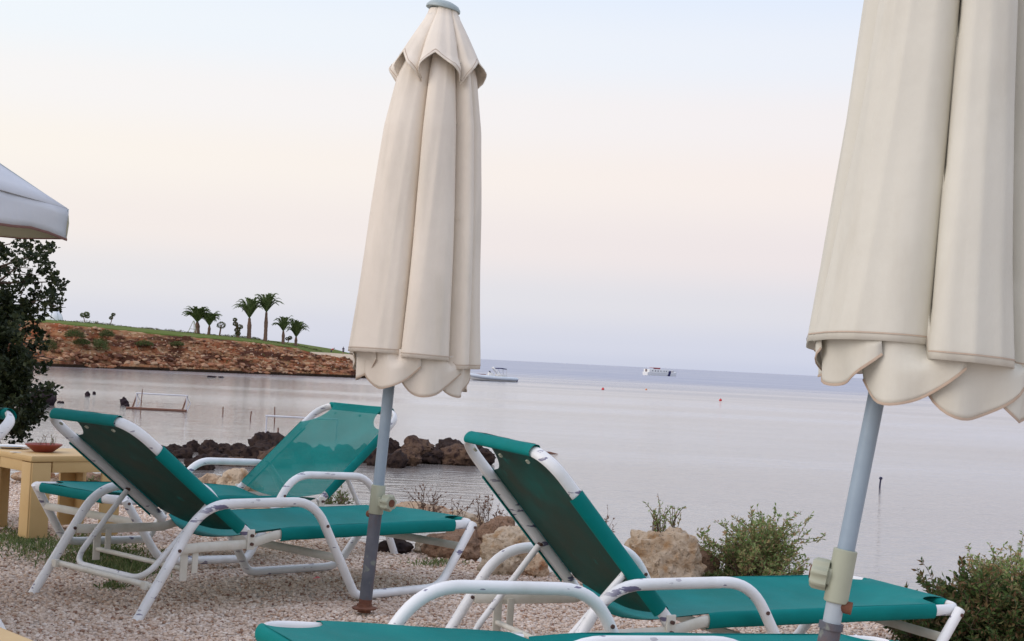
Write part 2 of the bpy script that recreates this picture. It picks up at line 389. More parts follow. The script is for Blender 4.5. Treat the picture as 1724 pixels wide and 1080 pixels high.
def cliff_x(nt, b, t):
    f = noise_mask(nt, t, .55, .40, .60, 9, mapping=(.8, .8, 2.2)); mixin(nt, b, f, (.36, .20, .105))
    f = noise_mask(nt, t, 1.1, .55, .68, 9, mapping=(.7, .7, 2.4)); mixin(nt, b, f, (.48, .33, .20))
    f = noise_mask(nt, t, .42, .47, .58, 8, mapping=(.5, .6, 2.0)); mixin(nt, b, f, (.085, .035, .022))
    f = noise_mask(nt, t, 2.4, .60, .68, 6); mixin(nt, b, f, (.10, .085, .03))
    f = noise_mask(nt, t, 3.4, .64, .70, 5); mixin(nt, b, f, (.60, .46, .36))
    # tide mark: algae-dark rock at the waterline
    g = nt.nodes.new('ShaderNodeNewGeometry'); s = nt.nodes.new('ShaderNodeSeparateXYZ'); nt.links.new(g.outputs['Position'], s.inputs[0])
    mrn = nt.nodes.new('ShaderNodeMapRange'); mrn.inputs[1].default_value = -2.05; mrn.inputs[2].default_value = -2.2; nt.links.new(s.outputs['Z'], mrn.inputs[0])
    mixin(nt, b, mrn.outputs[0], (.028, .018, .012))
M['cliff'] = mat('red_earth_cliff', (.30, .095, .04), .95, (.20, .07, .035), .8, bump=1, bscale=2.5, dist=.25, extra=cliff_x, spec=.05)
def hs_axis():
    xs = axis([(-400, -90, 4), (-90, -66, .6), (-66, -14, .22), (-14, 6, .5)])
    ss = axis([(-12, -1, 1.5), (-1, 10, .22), (10, 22, 1.0), (22, 110, 8)])
    return xs, ss
xs, ss = hs_axis()
def sheet(name, xs, ss, zf, m, kind='structure'):
    nx = len(xs); vs = [(x, shore_y(x) + s, zf(x, shore_y(x) + s)) for s in ss for x in xs]
    fs = [(j * nx + i, j * nx + i + 1, (j + 1) * nx + i + 1, (j + 1) * nx + i) for j in range(len(ss) - 1) for i in range(nx - 1)]
    me = bpy.data.meshes.new(name); me.from_pydata(vs, [], fs); me.materials.append(m); me.polygons.foreach_set('use_smooth', [True] * len(fs)); me.update()
    o = link(bpy.data.objects.new(name, me)); o['kind'] = kind; return o
sheet('headland', xs, ss, headland_z, M['cliff'])
M['grass'] = mat('lawn_grass', (.09, .14, .03), .95, (.15, .175, .05), 1.2, bump=.6, bscale=6, dist=.1,
                 extra=lambda nt, b, t: mixin(nt, b, noise_mask(nt, t, .25, .5, .7, 6), (.16, .17, .06)), spec=.05)
lx = [x for x in xs if x <= -28.2]
def lawn_z(x, y):
    s = y - shore_y(x); w = .35 * noise.noise(Vector((x * .6, 0, 0)))
    return headland_z(x, y, True) + (.10 if s > 9.2 + w else -.6)
sheet('lawn', lx, axis([(7.8, 10, .25), (10, 74, 2.0)]), lawn_z, M['grass'])
M['sand_path'] = mat('pale_sand_path', (.50, .38, .26), .95, (.58, .46, .33), 1)
sheet('path', [x for x in xs if -28.4 <= x <= -21], axis([(8.2, 70, 2)]), lambda x, y: headland_z(x, y, True) + .09, M['sand_path'])

# ------------------------------------------------------------------ rocks
def rock_mesh(name, size, seed, m, sub=4, rough=.26, facet=.5):
    bm = bmesh.new(); bmesh.ops.create_icosphere(bm, subdivisions=sub, radius=1)
    o3 = Vector((seed * 3.7, seed * 1.3, seed * .77)); rs = random.Random(seed)
    planes = [(Vector((rs.gauss(0, 1), rs.gauss(0, 1), rs.gauss(0, .8))).normalized(), .62 + .3 * rs.random()) for _ in range(11)]
    for v in bm.verts:
        p = v.co.copy()
        for n, d in planes:                      # broken faces
            k = p.dot(n)
            if k > d: p -= n * (k - d) * facet * 1.7 if k - d > 0 else n * 0
        q = p.normalized()
        r = 1 + rough * noise.fractal(q * 1.3 + o3, .9, 2, 5) + rough * .35 * noise.fractal(q * 5 + o3, .7, 2, 4) - rough * .3 * abs(noise.noise(q * 3 + o3))
        p = p * r; v.co = Vector((p.x * size[0] / 2, p.y * size[1] / 2, p.z * size[2] / 2))
    me = bpy.data.meshes.new(name); bm.to_mesh(me); bm.free(); me.materials.append(m)
    me.polygons.foreach_set('use_smooth', [True] * len(me.polygons)); me.set_sharp_from_angle(angle=R(50)); me.update()
    return me
def rock(px, py_base, Y, wpx, hpx, m, seed, label, name='boulder', group=None, z=None, depth=.9, sink=.25, sub=4, rough=.26, rz=None):
    """boulder whose visible foot is seen at (px, py_base)"""
    W_ = wpx * Y / FPX; H_ = hpx * Y / FPX
    p = at(px, py_base, Y); full = H_ / (1 - sink)
    me = rock_mesh(name, (W_ * 1.08, W_ * depth, full * 1.1), seed, m, sub, rough)
    o = link(bpy.data.objects.new(name, me)); o.location = (p.x, p.y + W_ * depth * .25, p.z + H_ - full * .5)
    o.rotation_euler = (0, 0, random.Random(seed).uniform(-.25, .25) if rz is None else rz)
    return tag(o, label, 'rock', group)
T, O_, B_, D_, K_ = M['tan_rock'], M['orange_rock'], M['brown_rock'], M['dark_rock'], M['black_rock']
# terrace edge
rock(1118, 992, 7.15, 142, 98, T, 3, 'large rounded tan boulder behind the reclined green lounger, tallest of the terrace edge', depth=1.0, sub=5)
rock(1178, 990, 7.35, 72, 70, B_, 14, 'greyish brown boulder leaning behind the right side of the large tan boulder')
rock(858, 968, 7.3, 108, 84, T, 5, 'pale tan angular boulder seen left of the reclined green backrest', sub=5, depth=.8)
rock(905, 966, 7.2, 42, 30, O_, 6, 'small orange boulder at the foot of the pale tan angular one')
rock(838, 920, 8.0, 84, 46, B_, 7, 'brown boulder just behind the pale tan angular one')
rock(781, 900, 8.6, 62, 40, T, 8, 'low tan boulder beneath the thin dry stalks beyond the lounger foot end')
rock(700, 885, 8.7, 118, 34, O_, 19, 'long low reddish rock on the shore bank under the dry bush')
rock(765, 942, 7.9, 110, 46, B_, 10, 'brown bank rock seen under the foot end of the middle lounger')
rock(665, 934, 8.0, 66, 26, D_, 11, 'squat dark brown rock in shade under the middle lounger seat')
rock(716, 935, 8.05, 50, 24, T, 12, 'small tan rock beside the squat dark one under the lounger seat')
rock(397, 838, 10.2, 66, 46, T, 15, 'round pale tan boulder between the armrests of the rear lounger', sink=.15)
rock(345, 842, 10.3, 56, 42, O_, 9, 'orange pointed boulder left of the round pale one behind the rear lounger', sink=.2)
rock(430, 832, 10.4, 26, 20, M['dish'] if False else T, 26, 'small stone right of the round pale boulder behind the rear lounger')
rock(448, 862, 9.7, 90, 16, O_, 17, 'flat orange rock seen below the backrest of the rear lounger')
rock(130, 826, 10.6, 96, 30, B_, 18, 'low brown mound of rock behind the yellow table', depth=1.4)
rock(60, 812, 10.4, 70, 22, O_, 20, 'low reddish rock between the legs of the yellow table')
rock(1350, 1085, 6.75, 130, 36, B_, 21, 'brown rock under the seat of the right lounger')
rock(1480, 1090, 6.45, 110, 40, O_, 22, 'reddish rock near the foot of the right lounger')
rock(1255, 1062, 6.85, 120, 26, T, 23, 'flat tan rock at the terrace edge under the right lounger')
rock(1010, 990, 7.4, 70, 24, O_, 24, 'low orange rock left of the large tan boulder')
# breakwater out in the bay
G = 'dark boulders of the low breakwater in the bay'
BW = [ # px, py base, Y, w, h
 (447, 765, 48, 58, 40), (470, 768, 47, 40, 32), (430, 783, 46, 60, 34), (462, 790, 45, 66, 36), (400, 772, 49, 46, 24), (372, 768, 50, 42, 20), (352, 768, 49, 36, 24),
 (322, 766, 50, 32, 22), (290, 768, 50, 40, 20), (268, 775, 49, 44, 24), (300, 782, 47, 44, 26), (332, 796, 43, 46, 30), (362, 788, 45, 40, 22), (395, 790, 45, 50, 22), (285, 800, 43.5, 40, 26),
 (500, 782, 47, 52, 34), (540, 780, 48, 50, 30), (578, 778, 49, 48, 28), (612, 780, 49, 40, 30),
 (635, 786, 48, 38, 32), (657, 765, 50, 34, 28), (662, 790, 47.5, 44, 34), (702, 768, 50, 60, 32), (722, 776, 50, 46, 24), (688, 778, 48.5, 40, 24), (755, 768, 51, 56, 28), (772, 779, 50, 60, 30), (798, 772, 51.5, 42, 26), (815, 776, 51, 36, 20)]
BL = {0: 'tallest dark boulder at the left end of the breakwater, beside the short dark stake', 20: 'small rounded dark rock perched above its neighbours just right of the umbrella pole',
      22: 'brown topped boulder with a pale flank in the middle of the right stretch of breakwater', 26: 'broad brown boulder of the breakwater nearest the tilted backrest of the right lounger'}
ORD = 'first second third fourth fifth sixth seventh eighth ninth tenth eleventh twelfth thirteenth fourteenth fifteenth'.split(); bwl = {}
for lo, hi, wh in ((0, 490, 'left of the rear backrest'), (490, 625, 'hidden behind the rear backrest'), (625, 900, 'right of the umbrella pole')):
    for n, i in enumerate(sorted((i for i, b in enumerate(BW) if lo <= b[0] < hi), key=lambda i: BW[i][0])): bwl[i] = 'dark wet boulder, %s from the left in the breakwater %s' % (ORD[n], wh)
for i, (px, py, Y, w, h) in enumerate(BW):
    rock(px, py, Y, w * 1.05, h * .93, M['mid_rock'] if i in (3, 13, 22, 24, 26) else D_, 40 + i, BL.get(i) or bwl[i], name='breakwater_rock', group=G, depth=1.0, sink=.3, sub=4, rough=.34)
# rocks in the shallows
for px, py, Y, w, h, lb in [(72, 682, 79, 40, 30, 'large black rock in the shallows beside the dark tree'), (88, 652, 105, 8, 7, 'tiny dark rock off the tip of the tree branches'),
    (147, 667, 90, 9, 7, 'small black rock left of its pair in the open bay'), (158, 664, 92, 6, 4, 'smallest black rock of the pair in the open bay'), (101, 678.5, 80, 11, 3, 'flat black rock right of the large black shore rock'),
    (207, 682, 84, 14, 12, 'black lump of rock left of the rusty goal frame'), (213, 684, 83, 10, 4, 'flat black rock below the lump near the rusty goal frame'), (355, 635.5, 140, 16, 2.5, 'thin black reef just off the red cliff'),
    (372, 636, 138, 10, 1.8, 'narrow black reef right of the thin one off the red cliff'), (45, 690, 76, 40, 18, 'black shore rock half hidden by the dark tree')]:
    Y = 3.5 * FPX / (py - hor(px))
    rock(px, py, Y, w, h, K_, int(px * 7 + py) % 97, lb, name='rock', depth=.8, sink=.3, sub=3, rough=.35)

# ------------------------------------------------------------------ sun loungers
WA = .714 / 2; WS = .585 / 2; ZS = .278; ZA = .41
def make_lounger(pose, ba, tilt, label, thin=False, seed=0, back=None, LB=.718):
    x0, y0, yaw = pose; z0, tx, ty = tilt
    root = empty('sun_lounger', label, 'sun lounger', (x0, y0, z0), (-ty, -tx, yaw), 'green and white sun loungers on the gravel')
    Wm, Cm = M['white'], M['cream_white']
    sl = M['green_thin'] if thin else M['green']
    for s in (-1, 1):
        m = MB(); y = s * WA; ys = s * (WS + .028)
        pts = fillet([(0, y, -.01), (.263, y, ZA), (.798, y, ZA), (1.045, y, .017), (1.545, ys + s * .02, .017), (1.755, ys, ZS + .006)], [.12, .11, .035, .07], 8)
        m.sweep(pts, .0185, n=14); m.build('side_frame', Wm, root)
        for (a0, a1) in (((.157, y - .022 * s, .245), (.157, y + .0225 * s, .245)), ((.86, y - .022 * s, .31), (.86, y + .0225 * s, .31)), ((1.745, ys - .02 * s, ZS - .01), (1.745, ys + .024 * s, ZS - .01)),
                         ((.534, s * (WS + .016), ZS), (.534, s * (WS + .026), ZS)), ((.534, s * (WS + .016), .245), (.534, s * (WS + .026), .245))):
            m = MB(); m.sweep([a0, a1], .0065, n=8); m.build('bolt', M['bolt'], root)      # bolts on the tube
        m = MB(); yr = s * WS                                  # lower bar, kinked, running on as the seat rail
        m.sweep([(.165, s * (WA - .02), .243), (.30, s * (WS + .01), .243), (.534, yr, .243), (.545, yr, .245), (.66, yr, .272), (.72, yr, ZS), (1.0, yr, ZS)], .009, .019, n=10, up=(0, 0, 1))
        m.box((.534, s * (WS + .012), .262), (.034, .008, .078), bev=.003)
        m.box((.235, s * (WS + .004), .185), (.032, .006, .13), bev=.002)
        m.box((.285, s * (WS + .004), .195), (.026, .006, .10), bev=.002)
        m.build('rail_bar', Cm, root)
    # seat loop: rails and rounded foot bar
    m = MB(); fe = 1.79
    m.sweep(fillet([(.70, -WS, ZS), (fe, -WS, ZS), (fe, WS, ZS), (.70, WS, ZS)], .07, 8), .011, .020, n=12, up=(0, 0, 1))
    m.build('seat_frame', Wm, root)
    # cross bars
    m = MB(); m.sweep([(.945, -WA + .01, .175), (.945, WA - .01, .175)], .006, .017, n=8, up=(0, 0, 1))
    m.build('cross_bar', Cm, root)
    m = MB(); m.sweep([(1.69, -WS - .03, .185), (1.69, WS + .03, .185)], .006, .017, n=8, up=(0, 0, 1)); m.build('cross_bar', Cm, root)
    m = MB(); m.sweep([(.076, -WA, .115), (.076, WA, .115)], .0115, n=10)
    for s in (-1, 1): m.box((.076 - .012, s * (WA - .05), .115), (.02, .03, .03), bev=.003)
    m.build('cross_bar', Cm, root)
    m = MB(); m.sweep([(.235, -WS, .165), (.235, WS, .165)], .0095, n=10); m.build('ratchet_rod', Cm, root)
    # back: local frame  b = up along the back, nrm = front normal
    b = Vector((-math.cos(ba), 0, math.sin(ba))); nrm = Vector((math.sin(ba), 0, math.cos(ba))); pv = Vector((.534, 0, ZS))
    P = lambda t, y, n=0: pv + b * t + Vector((0, y, 0)) + nrm * n
    m = MB(); m.sweep(fillet([P(-.012, -WS), P(LB, -WS), P(LB, WS), P(-.012, WS)], .12, 10), .011, .020, n=12, up=nrm)
    m.build('back_frame', Wm, root)
    # prop U tube
    at_ = .225; A = P(at_, 0, -.02)
    foot = Vector((.10, 0, .125)) if ba > .3 else Vector((.04, 0, .15)); d = foot - A
    if d.length > 1e-3: pass
    m = MB(); yp = WS - .018; yq = WS - .05
    m.sweep(fillet([A + Vector((0, -yp, 0)), foot + Vector((0, -yq, 0)), foot + Vector((0, yq, 0)), A + Vector((0, yp, 0))], .085, 9), .0115, n=10)
    m.build('prop', Wm, root)
    for s in (-1, 1):
        m = MB(); m.sweep([P(at_, s * (WS - .03), -.012), P(at_, s * (WS - .006), -.012)], .006, n=8); m.build('bolt', M['bolt'], root)
    # cloth
    def cloth(name, F, Lc, t0, notch, sag, m_, endbar, scoop, sl0, scoop_side=True):
        """F(t, y, n) maps cloth coordinates; t runs from t0 to Lc (end bar)"""
        c = MB(); nt_, nv = 64, 22; hn = .022; rows = []
        for i in range(nt_ + 1):
            t = t0 + (Lc + .004 - t0) * i / nt_
            tn = (t - (Lc - notch)) / notch if t > Lc - notch else -1
            hw = WS
            if tn >= 0: hw = WS - .012 - .078 * max(0, math.sin(PI * min(1, tn * .93 + .02))) ** .4 - .05 * tn
            row = []
            for k in range(nv + 1):
                v = -1 + 2 * k / nv; y = v * hw
                e = max(0, 1 - abs(v)) ; bow = (1 - v * v)
                tt = t + (scoop * bow if i == 0 else 0)
                fall = min(1, (Lc - t) / .25); q = sag * bow * max(0, fall) * (1 if scoop == 0 else 1)
                q += .0030 * noise.noise(Vector((t * 5 + seed, y * 9, seed))) + .0022 * (abs(noise.noise(Vector((t * 3 + y * 5, t * 9 - y * 4, seed * 2)))) - .2) * bow
                row.append(F(tt, y, hn - q))
            rows.append(row)
        nn = nv + 1; vs = [p for r in rows for p in r]
        fs = [(i * nn + k, i * nn + k + 1, (i + 1) * nn + k + 1, (i + 1) * nn + k) for i in range(nt_) for k in range(nv)]
        # thickness
        nvt = len(vs); off = F(0, 0, 0) - F(0, 0, .0022)
        c.add(vs + [p - off for p in vs], fs + [tuple(j + nvt for j in f[::-1]) for f in fs])
        # side sleeves: over the top and the outer face of the rail, open inside
        for s in ((-1, 1) if scoop_side else ()):
            ts = [sl0 + (Lc - notch - sl0) * i / 14 for i in range(15)]
            outer = []
            N2 = 9
            for t in ts:
                wv = .0015 * noise.noise(Vector((t * 9, s, seed)))
                for k in range(N2 + 1):
                    a = R(100 - 215 * k / N2)
                    outer.append(F(t, s * (WS - .002 + math.cos(a) * (.0165 + wv)), math.sin(a) * (.027 + wv) - .002))
            n2 = N2 + 1; f2 = [(i * n2 + k, i * n2 + k + 1, (i + 1) * n2 + k + 1, (i + 1) * n2 + k) for i in range(14) for k in range(N2)]
            c.add(outer, f2)
        # end sleeve round the cross bar
        if not scoop_side: return c.build(name, m_, root)
        yw = WS - .072
        axisp = [F(Lc, -yw + 2 * yw * i / 10, 0) for i in range(11)]
        c.sweep(axisp, .0145, .0225, n=12, caps=False, up=F(0, 0, 1) - F(0, 0, 0))
        return c.build(name, m_, root)
    cloth('back_cloth', P, LB, .03, .17, .012, back or (sl if thin else M['green_back_shaded']), True, -.055, .05, False)
    S = lambda t, y, n=0: Vector((.534 + t, y, ZS + n + (-.012 * max(0, 1 - t / .2))))
    cloth('seat_cloth', S, fe - .534, .03, .13, .044, M['green'], True, -.055, .15)
    # sleeve material of the back is the brighter green, seen from the side
    m = MB()
    for s in (-1, 1):
        ts = [.05 + (LB - .17 - .05) * i / 14 for i in range(15)]; vs = []
        for t in ts:
            for k in range(10):
                a = R(80 - 190 * k / 9); vs.append(P(t, s * (WS - .001 + math.cos(a) * .0155), math.sin(a) * .0265 - .002))
        m.add(vs, [(i * 10 + k, i * 10 + k + 1, (i + 1) * 10 + k + 1, (i + 1) * 10 + k) for i in range(14) for k in range(9)])
    ax_ = [P(LB, -(WS - .070) + 2 * (WS - .070) * i / 10) for i in range(11)]
    m.sweep(ax_, .0155, .0235, n=14, caps=False, up=nrm)
    m.build('sleeve', M['green'], root)
    for s in (-.5, 0, .5): m = MB(); m.box(P(LB - .03, s * .36, -.024), (.012, .012, .006), rotto(nrm)); m.build('rivet', M['plastic'], root)
    return root
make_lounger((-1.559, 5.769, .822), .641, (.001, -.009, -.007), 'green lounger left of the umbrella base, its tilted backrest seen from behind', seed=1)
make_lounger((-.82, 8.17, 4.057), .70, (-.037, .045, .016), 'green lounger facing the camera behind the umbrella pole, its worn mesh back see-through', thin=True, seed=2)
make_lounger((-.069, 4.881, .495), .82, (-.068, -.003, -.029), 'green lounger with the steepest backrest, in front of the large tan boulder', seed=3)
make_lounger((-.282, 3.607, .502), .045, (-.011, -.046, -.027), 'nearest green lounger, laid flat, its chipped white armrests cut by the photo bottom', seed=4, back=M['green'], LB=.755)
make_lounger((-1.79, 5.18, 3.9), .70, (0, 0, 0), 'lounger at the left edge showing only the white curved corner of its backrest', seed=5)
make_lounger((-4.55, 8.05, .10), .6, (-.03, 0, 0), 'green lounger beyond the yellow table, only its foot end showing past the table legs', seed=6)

# ------------------------------------------------------------------ closed umbrellas
RINGS = {}
def canopy_mesh(name, cpath, Rf, z0, z1, creases, sharp, nz_, m, parent, dep=(.5, .25), hemf=None, seed=0, thick=.0015, mats=None):
    """pleated cloth bundle. cpath(z) centre, Rf(z) radius, creases = angles of the inward folds"""
    NA = 260; rows = []; cr = sorted(a % (2 * PI) for a in creases)
    def prof(a, fz):
        a %= 2 * PI
        for i in range(len(cr)):
            a0 = cr[i]; a1 = cr[(i + 1) % len(cr)]
            if i == len(cr) - 1: a1 += 2 * PI
            aa = a if a >= a0 else a + 2 * PI
            if a0 <= aa < a1:
                w = (a1 - a0); u = (aa - a0) / w
                k = .78 + .5 * (w - .8) / 1.2
                # lobe: steep rise out of the crease, rounded belly, softer fall to the next crease
                lob = (math.sin(PI * u ** .62)) ** .36 if 0 < u < 1 else 0
                return lob, i, u
        return 0, 0, 0
    for j in range(nz_ + 1):
        f = j / nz_; c = None; row = []
        for k in range(NA):
            a = 2 * PI * k / NA
            tw = a + .10 * math.sin(f * 3 + seed) * (1 - f)
            lob, i, u = prof(tw, f)
            z_hi = z0; z_lo = z1 if hemf is None else hemf(a, lob, i, u)
            z = z_hi + (z_lo - z_hi) * f
            cx, cy = cpath(z); rad = Rf(z)
            d = dep[0] * (1 - f) + dep[1] * f
            n1 = noise.noise(Vector((math.cos(a) * 2.2, math.sin(a) * 2.2, z * 1.8 + seed)))
            n2 = noise.noise(Vector((math.cos(a) * 6, math.sin(a) * 6, z * 3.0 + seed * 2)))
            belly = 1 + .10 * math.sin(i * 2.4 + seed)
            r = rad * ((1 - d) + d * lob * belly + .035 * n1 + .012 * n2 + .030 * (.5 - 1.6 * abs(noise.noise(Vector((math.cos(a) * 4.2, math.sin(a) * 4.2, z * .55 + seed * 3))))))
            row.append((cx + r * math.cos(a), cy + r * math.sin(a), z))
        rows.append(row)
    mb_ = MB(); vs = [p for r in rows for p in r]
    fs = [(j * NA + k, j * NA + (k + 1) % NA, (j + 1) * NA + (k + 1) % NA, (j + 1) * NA + k) for j in range(nz_) for k in range(NA)]
    mb_.add([v for v in vs], [f[::-1] for f in fs])
    ob = mb_.build(name, m, parent)
    so_ = ob.modifiers.new('cloth', 'SOLIDIFY'); so_.thickness = thick * 2; so_.offset = -1
    if len(ob.data.materials) > 1: so_.material_offset = 1
    ring = [math.hypot(rows[-1][k][0] - cpath(rows[-1][k][2])[0], rows[-1][k][1] - cpath(rows[-1][k][2])[1]) for k in range(NA)]
    RINGS[ob.name] = ring
    # hem tape band just outside the bottom edge
    hb = MB(); last = rows[-1]; prev = rows[-2]; vs = []
    for k in range(NA):
        p = Vector(last[k]); q = Vector(prev[k]); c = Vector((*cpath(p.z), p.z)); out = (p - c); out.z = 0; out.normalize()
        dn = (p - q).normalized()
        vs.append(p - dn * .0165 + out * .0016); vs.append(p - dn * .0138 + out * .0020)
    hb.add(vs, [(2 * k, 2 * k + 1, 2 * ((k + 1) % NA) + 1, 2 * ((k + 1) % NA)) for k in range(NA)])
    h = hb.build('hem', M['hem'], ob)
    return ob
def flap(parent, centre, ang, rad, width, z_top, length, m, curl=.0, skew=0, seed=0, ring=None):
    """one rounded valance tongue hanging below the folded hem, with its seam"""
    vs = []; NU, NV = 16, 12; hem = []
    for j in range(NV + 1):
        f = j / NV
        for i in range(NU + 1):
            u = -1 + 2 * i / NU
            edge = length * (.55 + .45 * (1 - abs(u) ** 2.4)) * (1 + skew * u)
            z = z_top - edge * f; a = ang + u * width / rad / 2
            r = rad * (1 + curl * u) + .012 * math.sin(u * 5 + seed) * f - .012 * f
            if ring:                                # tucked inside the folded hem, opening out below it
                rc = ring[int((a % (2 * PI)) / (2 * PI) * len(ring)) % len(ring)] * .955; t_ = min(1, max(0, (f - .22) / .3)); r = min(r, rc + (r - rc) * t_ if r > rc else r)
            vs.append((centre[0] + r * math.cos(a), centre[1] + r * math.sin(a), z))
            if j == NV: hem.append((centre[0] + (r + .0015) * math.cos(a), centre[1] + (r + .0015) * math.sin(a), z))
    nn = NU + 1; fs = [(j * nn + i, (j + 1) * nn + i, (j + 1) * nn + i + 1, j * nn + i + 1) for j in range(NV) for i in range(NU)]
    mb_ = MB(); mb_.add(vs, fs); o = mb_.build('valance_flap', [m], parent)
    s_ = o.modifiers.new('cloth', 'SOLIDIFY'); s_.thickness = .002; s_.offset = 0
    h = MB(); h.sweep(hem, .0014, .0030, n=6, up=(0, 0, 1)); h.build('seam', M['hem'], o)
    return o
def knob(parent, c, d, r, name='knob'):
    rt = rotto(d); m = MB(); wob = lambda a: 1 + .09 * (1 if math.sin(a * 7) > 0 else -1) * min(1, abs(math.sin(a * 7)) * 3)
    m.lathe([(r * .5, 0), (r * .5, .018), (r * .98, .02), (r, .026), (r, .048), (r * .86, .054)], c, 56, rt, wob=wob)
    k = m.build(name, M['plastic'], parent)
    m = MB(); m.lathe([(r * .48, .0545), (r * .48, .0575), (r * .3, .058)], c, 20, rt); m.build('bolt_cap', M['rust'], k)
    return k
def umbrella(name, label, pole_pts, n_low, canopy, cw, knob_dir, collar_i, base, seed, mats, r_up, r_low, low_mat):
    b0 = pole_pts[0]; root = empty(name, label, 'umbrella', b0, group='closed cream parasols on the terrace')
    Lc = lambda p: Vector(p) - Vector(b0)
    P0, P1, P2, P3 = [Lc(p) for p in pole_pts]      # ground, clamp, canopy bottom, top
    m = MB(); m.sweep([P0, P1], r_low, n=20); m.build('lower_tube', low_mat, root)
    m = MB(); m.sweep([P1 - (P1 - P0).normalized() * .05, P2, P2 + (P3 - P2) * .5, P3], r_up, n=20); m.build('pole', M['pole'], root)
    d1 = (P1 - P0).normalized(); d2 = (P2 - P1).normalized()
    m = MB(); m.sweep([P1 - d1 * .03, P1 - d1 * .028, P1 + d2 * .078, P1 + d2 * .08], [r_low * q for q in ((1.08, 1.14, 1.12, 1.05) if base else (1.24, 1.34, 1.32, 1.22))], n=24)
    side = Vector(knob_dir).normalized(); side = (side - d2 * side.dot(d2)).normalized()
    m.box(P1 + d2 * .02 + side * (r_low + .001), (.034, .034, .018), rotto(side), bev=.004)
    col = m.build('collar', M['plastic'], root)
    knob(root, P1 + d2 * .02 + side * (r_low - (.0 if base else .014)), side, .030)
    m = MB(); m.sweep([P1 - d1 * .035 - side * (r_low - .005), P1 - d1 * .035 - side * (r_low + .016)], .013, n=10); m.build('bolt', M['rust'], root)
    if base:
        m = MB(); m.lathe([(.045, 0), (.048, .006), (.03, .011), (.029, .02)], (0, 0, .012), 28); m.build('flange', M['rust'], root)
        m = MB(); m.sweep([P0, P0 + d1 * .05], r_low * 1.03, n=20); m.build('rust_ring', M['rust'], root)
    else:
        m = MB(); m.sweep([P0 - d1 * .02, P0 + d1 * .555], r_low * 1.18, n=22); m.sweep([P0 + d1 * .548, P0 + d1 * .562], r_low * 1.36, n=22); m.build('ground_socket', M['rusty_pole'], root)
        m = MB(); m.lathe([(.06, 0), (.062, .01), (.04, .014)], (0, 0, 0), 28); m.build('flange', M['rust'], root)
    # canopy
    zt, zh = P3.z, canopy['hem'] - b0[2]
    Z_ = lambda z: (zt - z) / (zt - zh)
    off = canopy['off']                                                   # bundle centre at the hem relative to the pole
    ctop = (P3.x, P3.y)
    cb = (P2.x + off[0], P2.y + off[1])
    cpath = lambda z: (ctop[0] + (cb[0] - ctop[0]) * Z_(z), ctop[1] + (cb[1] - ctop[1]) * Z_(z))
    rp = canopy['rad']
    Rf = lambda z: float(np.interp(Z_(z), [q[0] for q in rp], [q[1] for q in rp]))
    cr = canopy['creases']
    tilt = canopy.get('hem_tilt', (0, 0))
    def hemf(a, lob, i, u): return zh + .010 * math.sin(i * 1.9 + seed) + .012 * (u - .5) + tilt[0] * math.cos(a) + tilt[1] * math.sin(a)
    can = canopy_mesh('canopy', cpath, Rf, zt - .035, zh, cr, 0, 60, mats[0], root, dep=(.62, .34), hemf=hemf, seed=seed)
    # vent tier
    vt = canopy['vent']; crv = canopy['vcreases']
    Rv = lambda z: float(np.interp((zt - z) / vt, [0, .15, .5, .85, 1.0, 1.3], [.052, .064, .120, .172, .205, .215]))
    cv = lambda z: (cpath(z)[0], cpath(z)[1])
    def hv(a, lob, i, u): return zt - vt * (.82 + .50 * (1 - lob) ** .55) + .012 * math.sin(i * 2.1 + seed)
    canopy_mesh('vent_cap', cv, Rv, zt - .012, zt - vt, crv, 0, 30, mats[0], root, dep=(.12, .46), hemf=hv, seed=seed + 5)
    # finial
    rt = rotto((P3 - P2) + Vector((.12, 0, 0))); m = MB()
    m.lathe([(.058, -.014), (.067, -.012), (.067, -.004), (.058, .008), (.036, .018), (.012, .022)], P3, 32, rt); m.build('finial', M['cap'], root)
    # valance tongues below the hem
    NF = canopy['nf']; RH = Rf(zh)
    for k in range(NF):
        a = 2 * PI * k / NF + canopy['fa']; rad = RH * canopy.get('fr', .87) * (1 + .02 * math.sin(k * 2.3 + seed)); ln = canopy['fl'] + canopy['fl2'] * math.cos(a - canopy['fdir'])
        flap(root, cpath(zh), a, rad, 2 * PI * rad / NF * 1.42, zh + .030 + tilt[0] * math.cos(a), (ln + .024) * (1 + .10 * math.sin(k * 3.1)), mats[1], curl=.055, skew=-.22, seed=seed + k, ring=RINGS[can.name])
    return root
M['disc'] = mat('pebbled_concrete', (.47, .40, .34), .95, (.56, .50, .44), 60, bump=1, bscale=110, dist=.004, detail=3)
U1 = umbrella('closed_umbrella', 'closed cream umbrella on a rusty footed grey pole, topped by a grey green cap',
    [at(613, 1031, 5.85), at(634, 852, 5.85), at(655, 650, 5.85), at(747, 12, 5.85)], 0,
    dict(hem=.985, off=(.078, .02), rad=[(0, .05), (.1, .10), (.2, .152), (.35, .188), (.6, .215), (.85, .240), (1, .256)],
         creases=[R(a) for a in (-98, -38, -14, 40, 95, 140, 195)], vcreases=[R(a) for a in (-112, -50, 25, 95, 160, 205)], vent=.255, hem_tilt=(-.02, -.005),
         nf=8, fa=-1.9, fl=.098, fl2=.028, fdir=-1.2),
    0, (.75, -.65, .1), 0, True, 1, (M['canvas'], M['canvas']), .0215, .0245, M['rusty_pole'])
p2 = at(1395, 1080, 3.15); q2 = at(1417, 962, 3.15); r2 = at(1475, 672, 3.15)
g2 = p2 + (p2 - q2).normalized() * ((p2.z + .06) / (q2 - p2).normalized().z); 
top2 = r2 + Vector((.16, .02, 1.36))
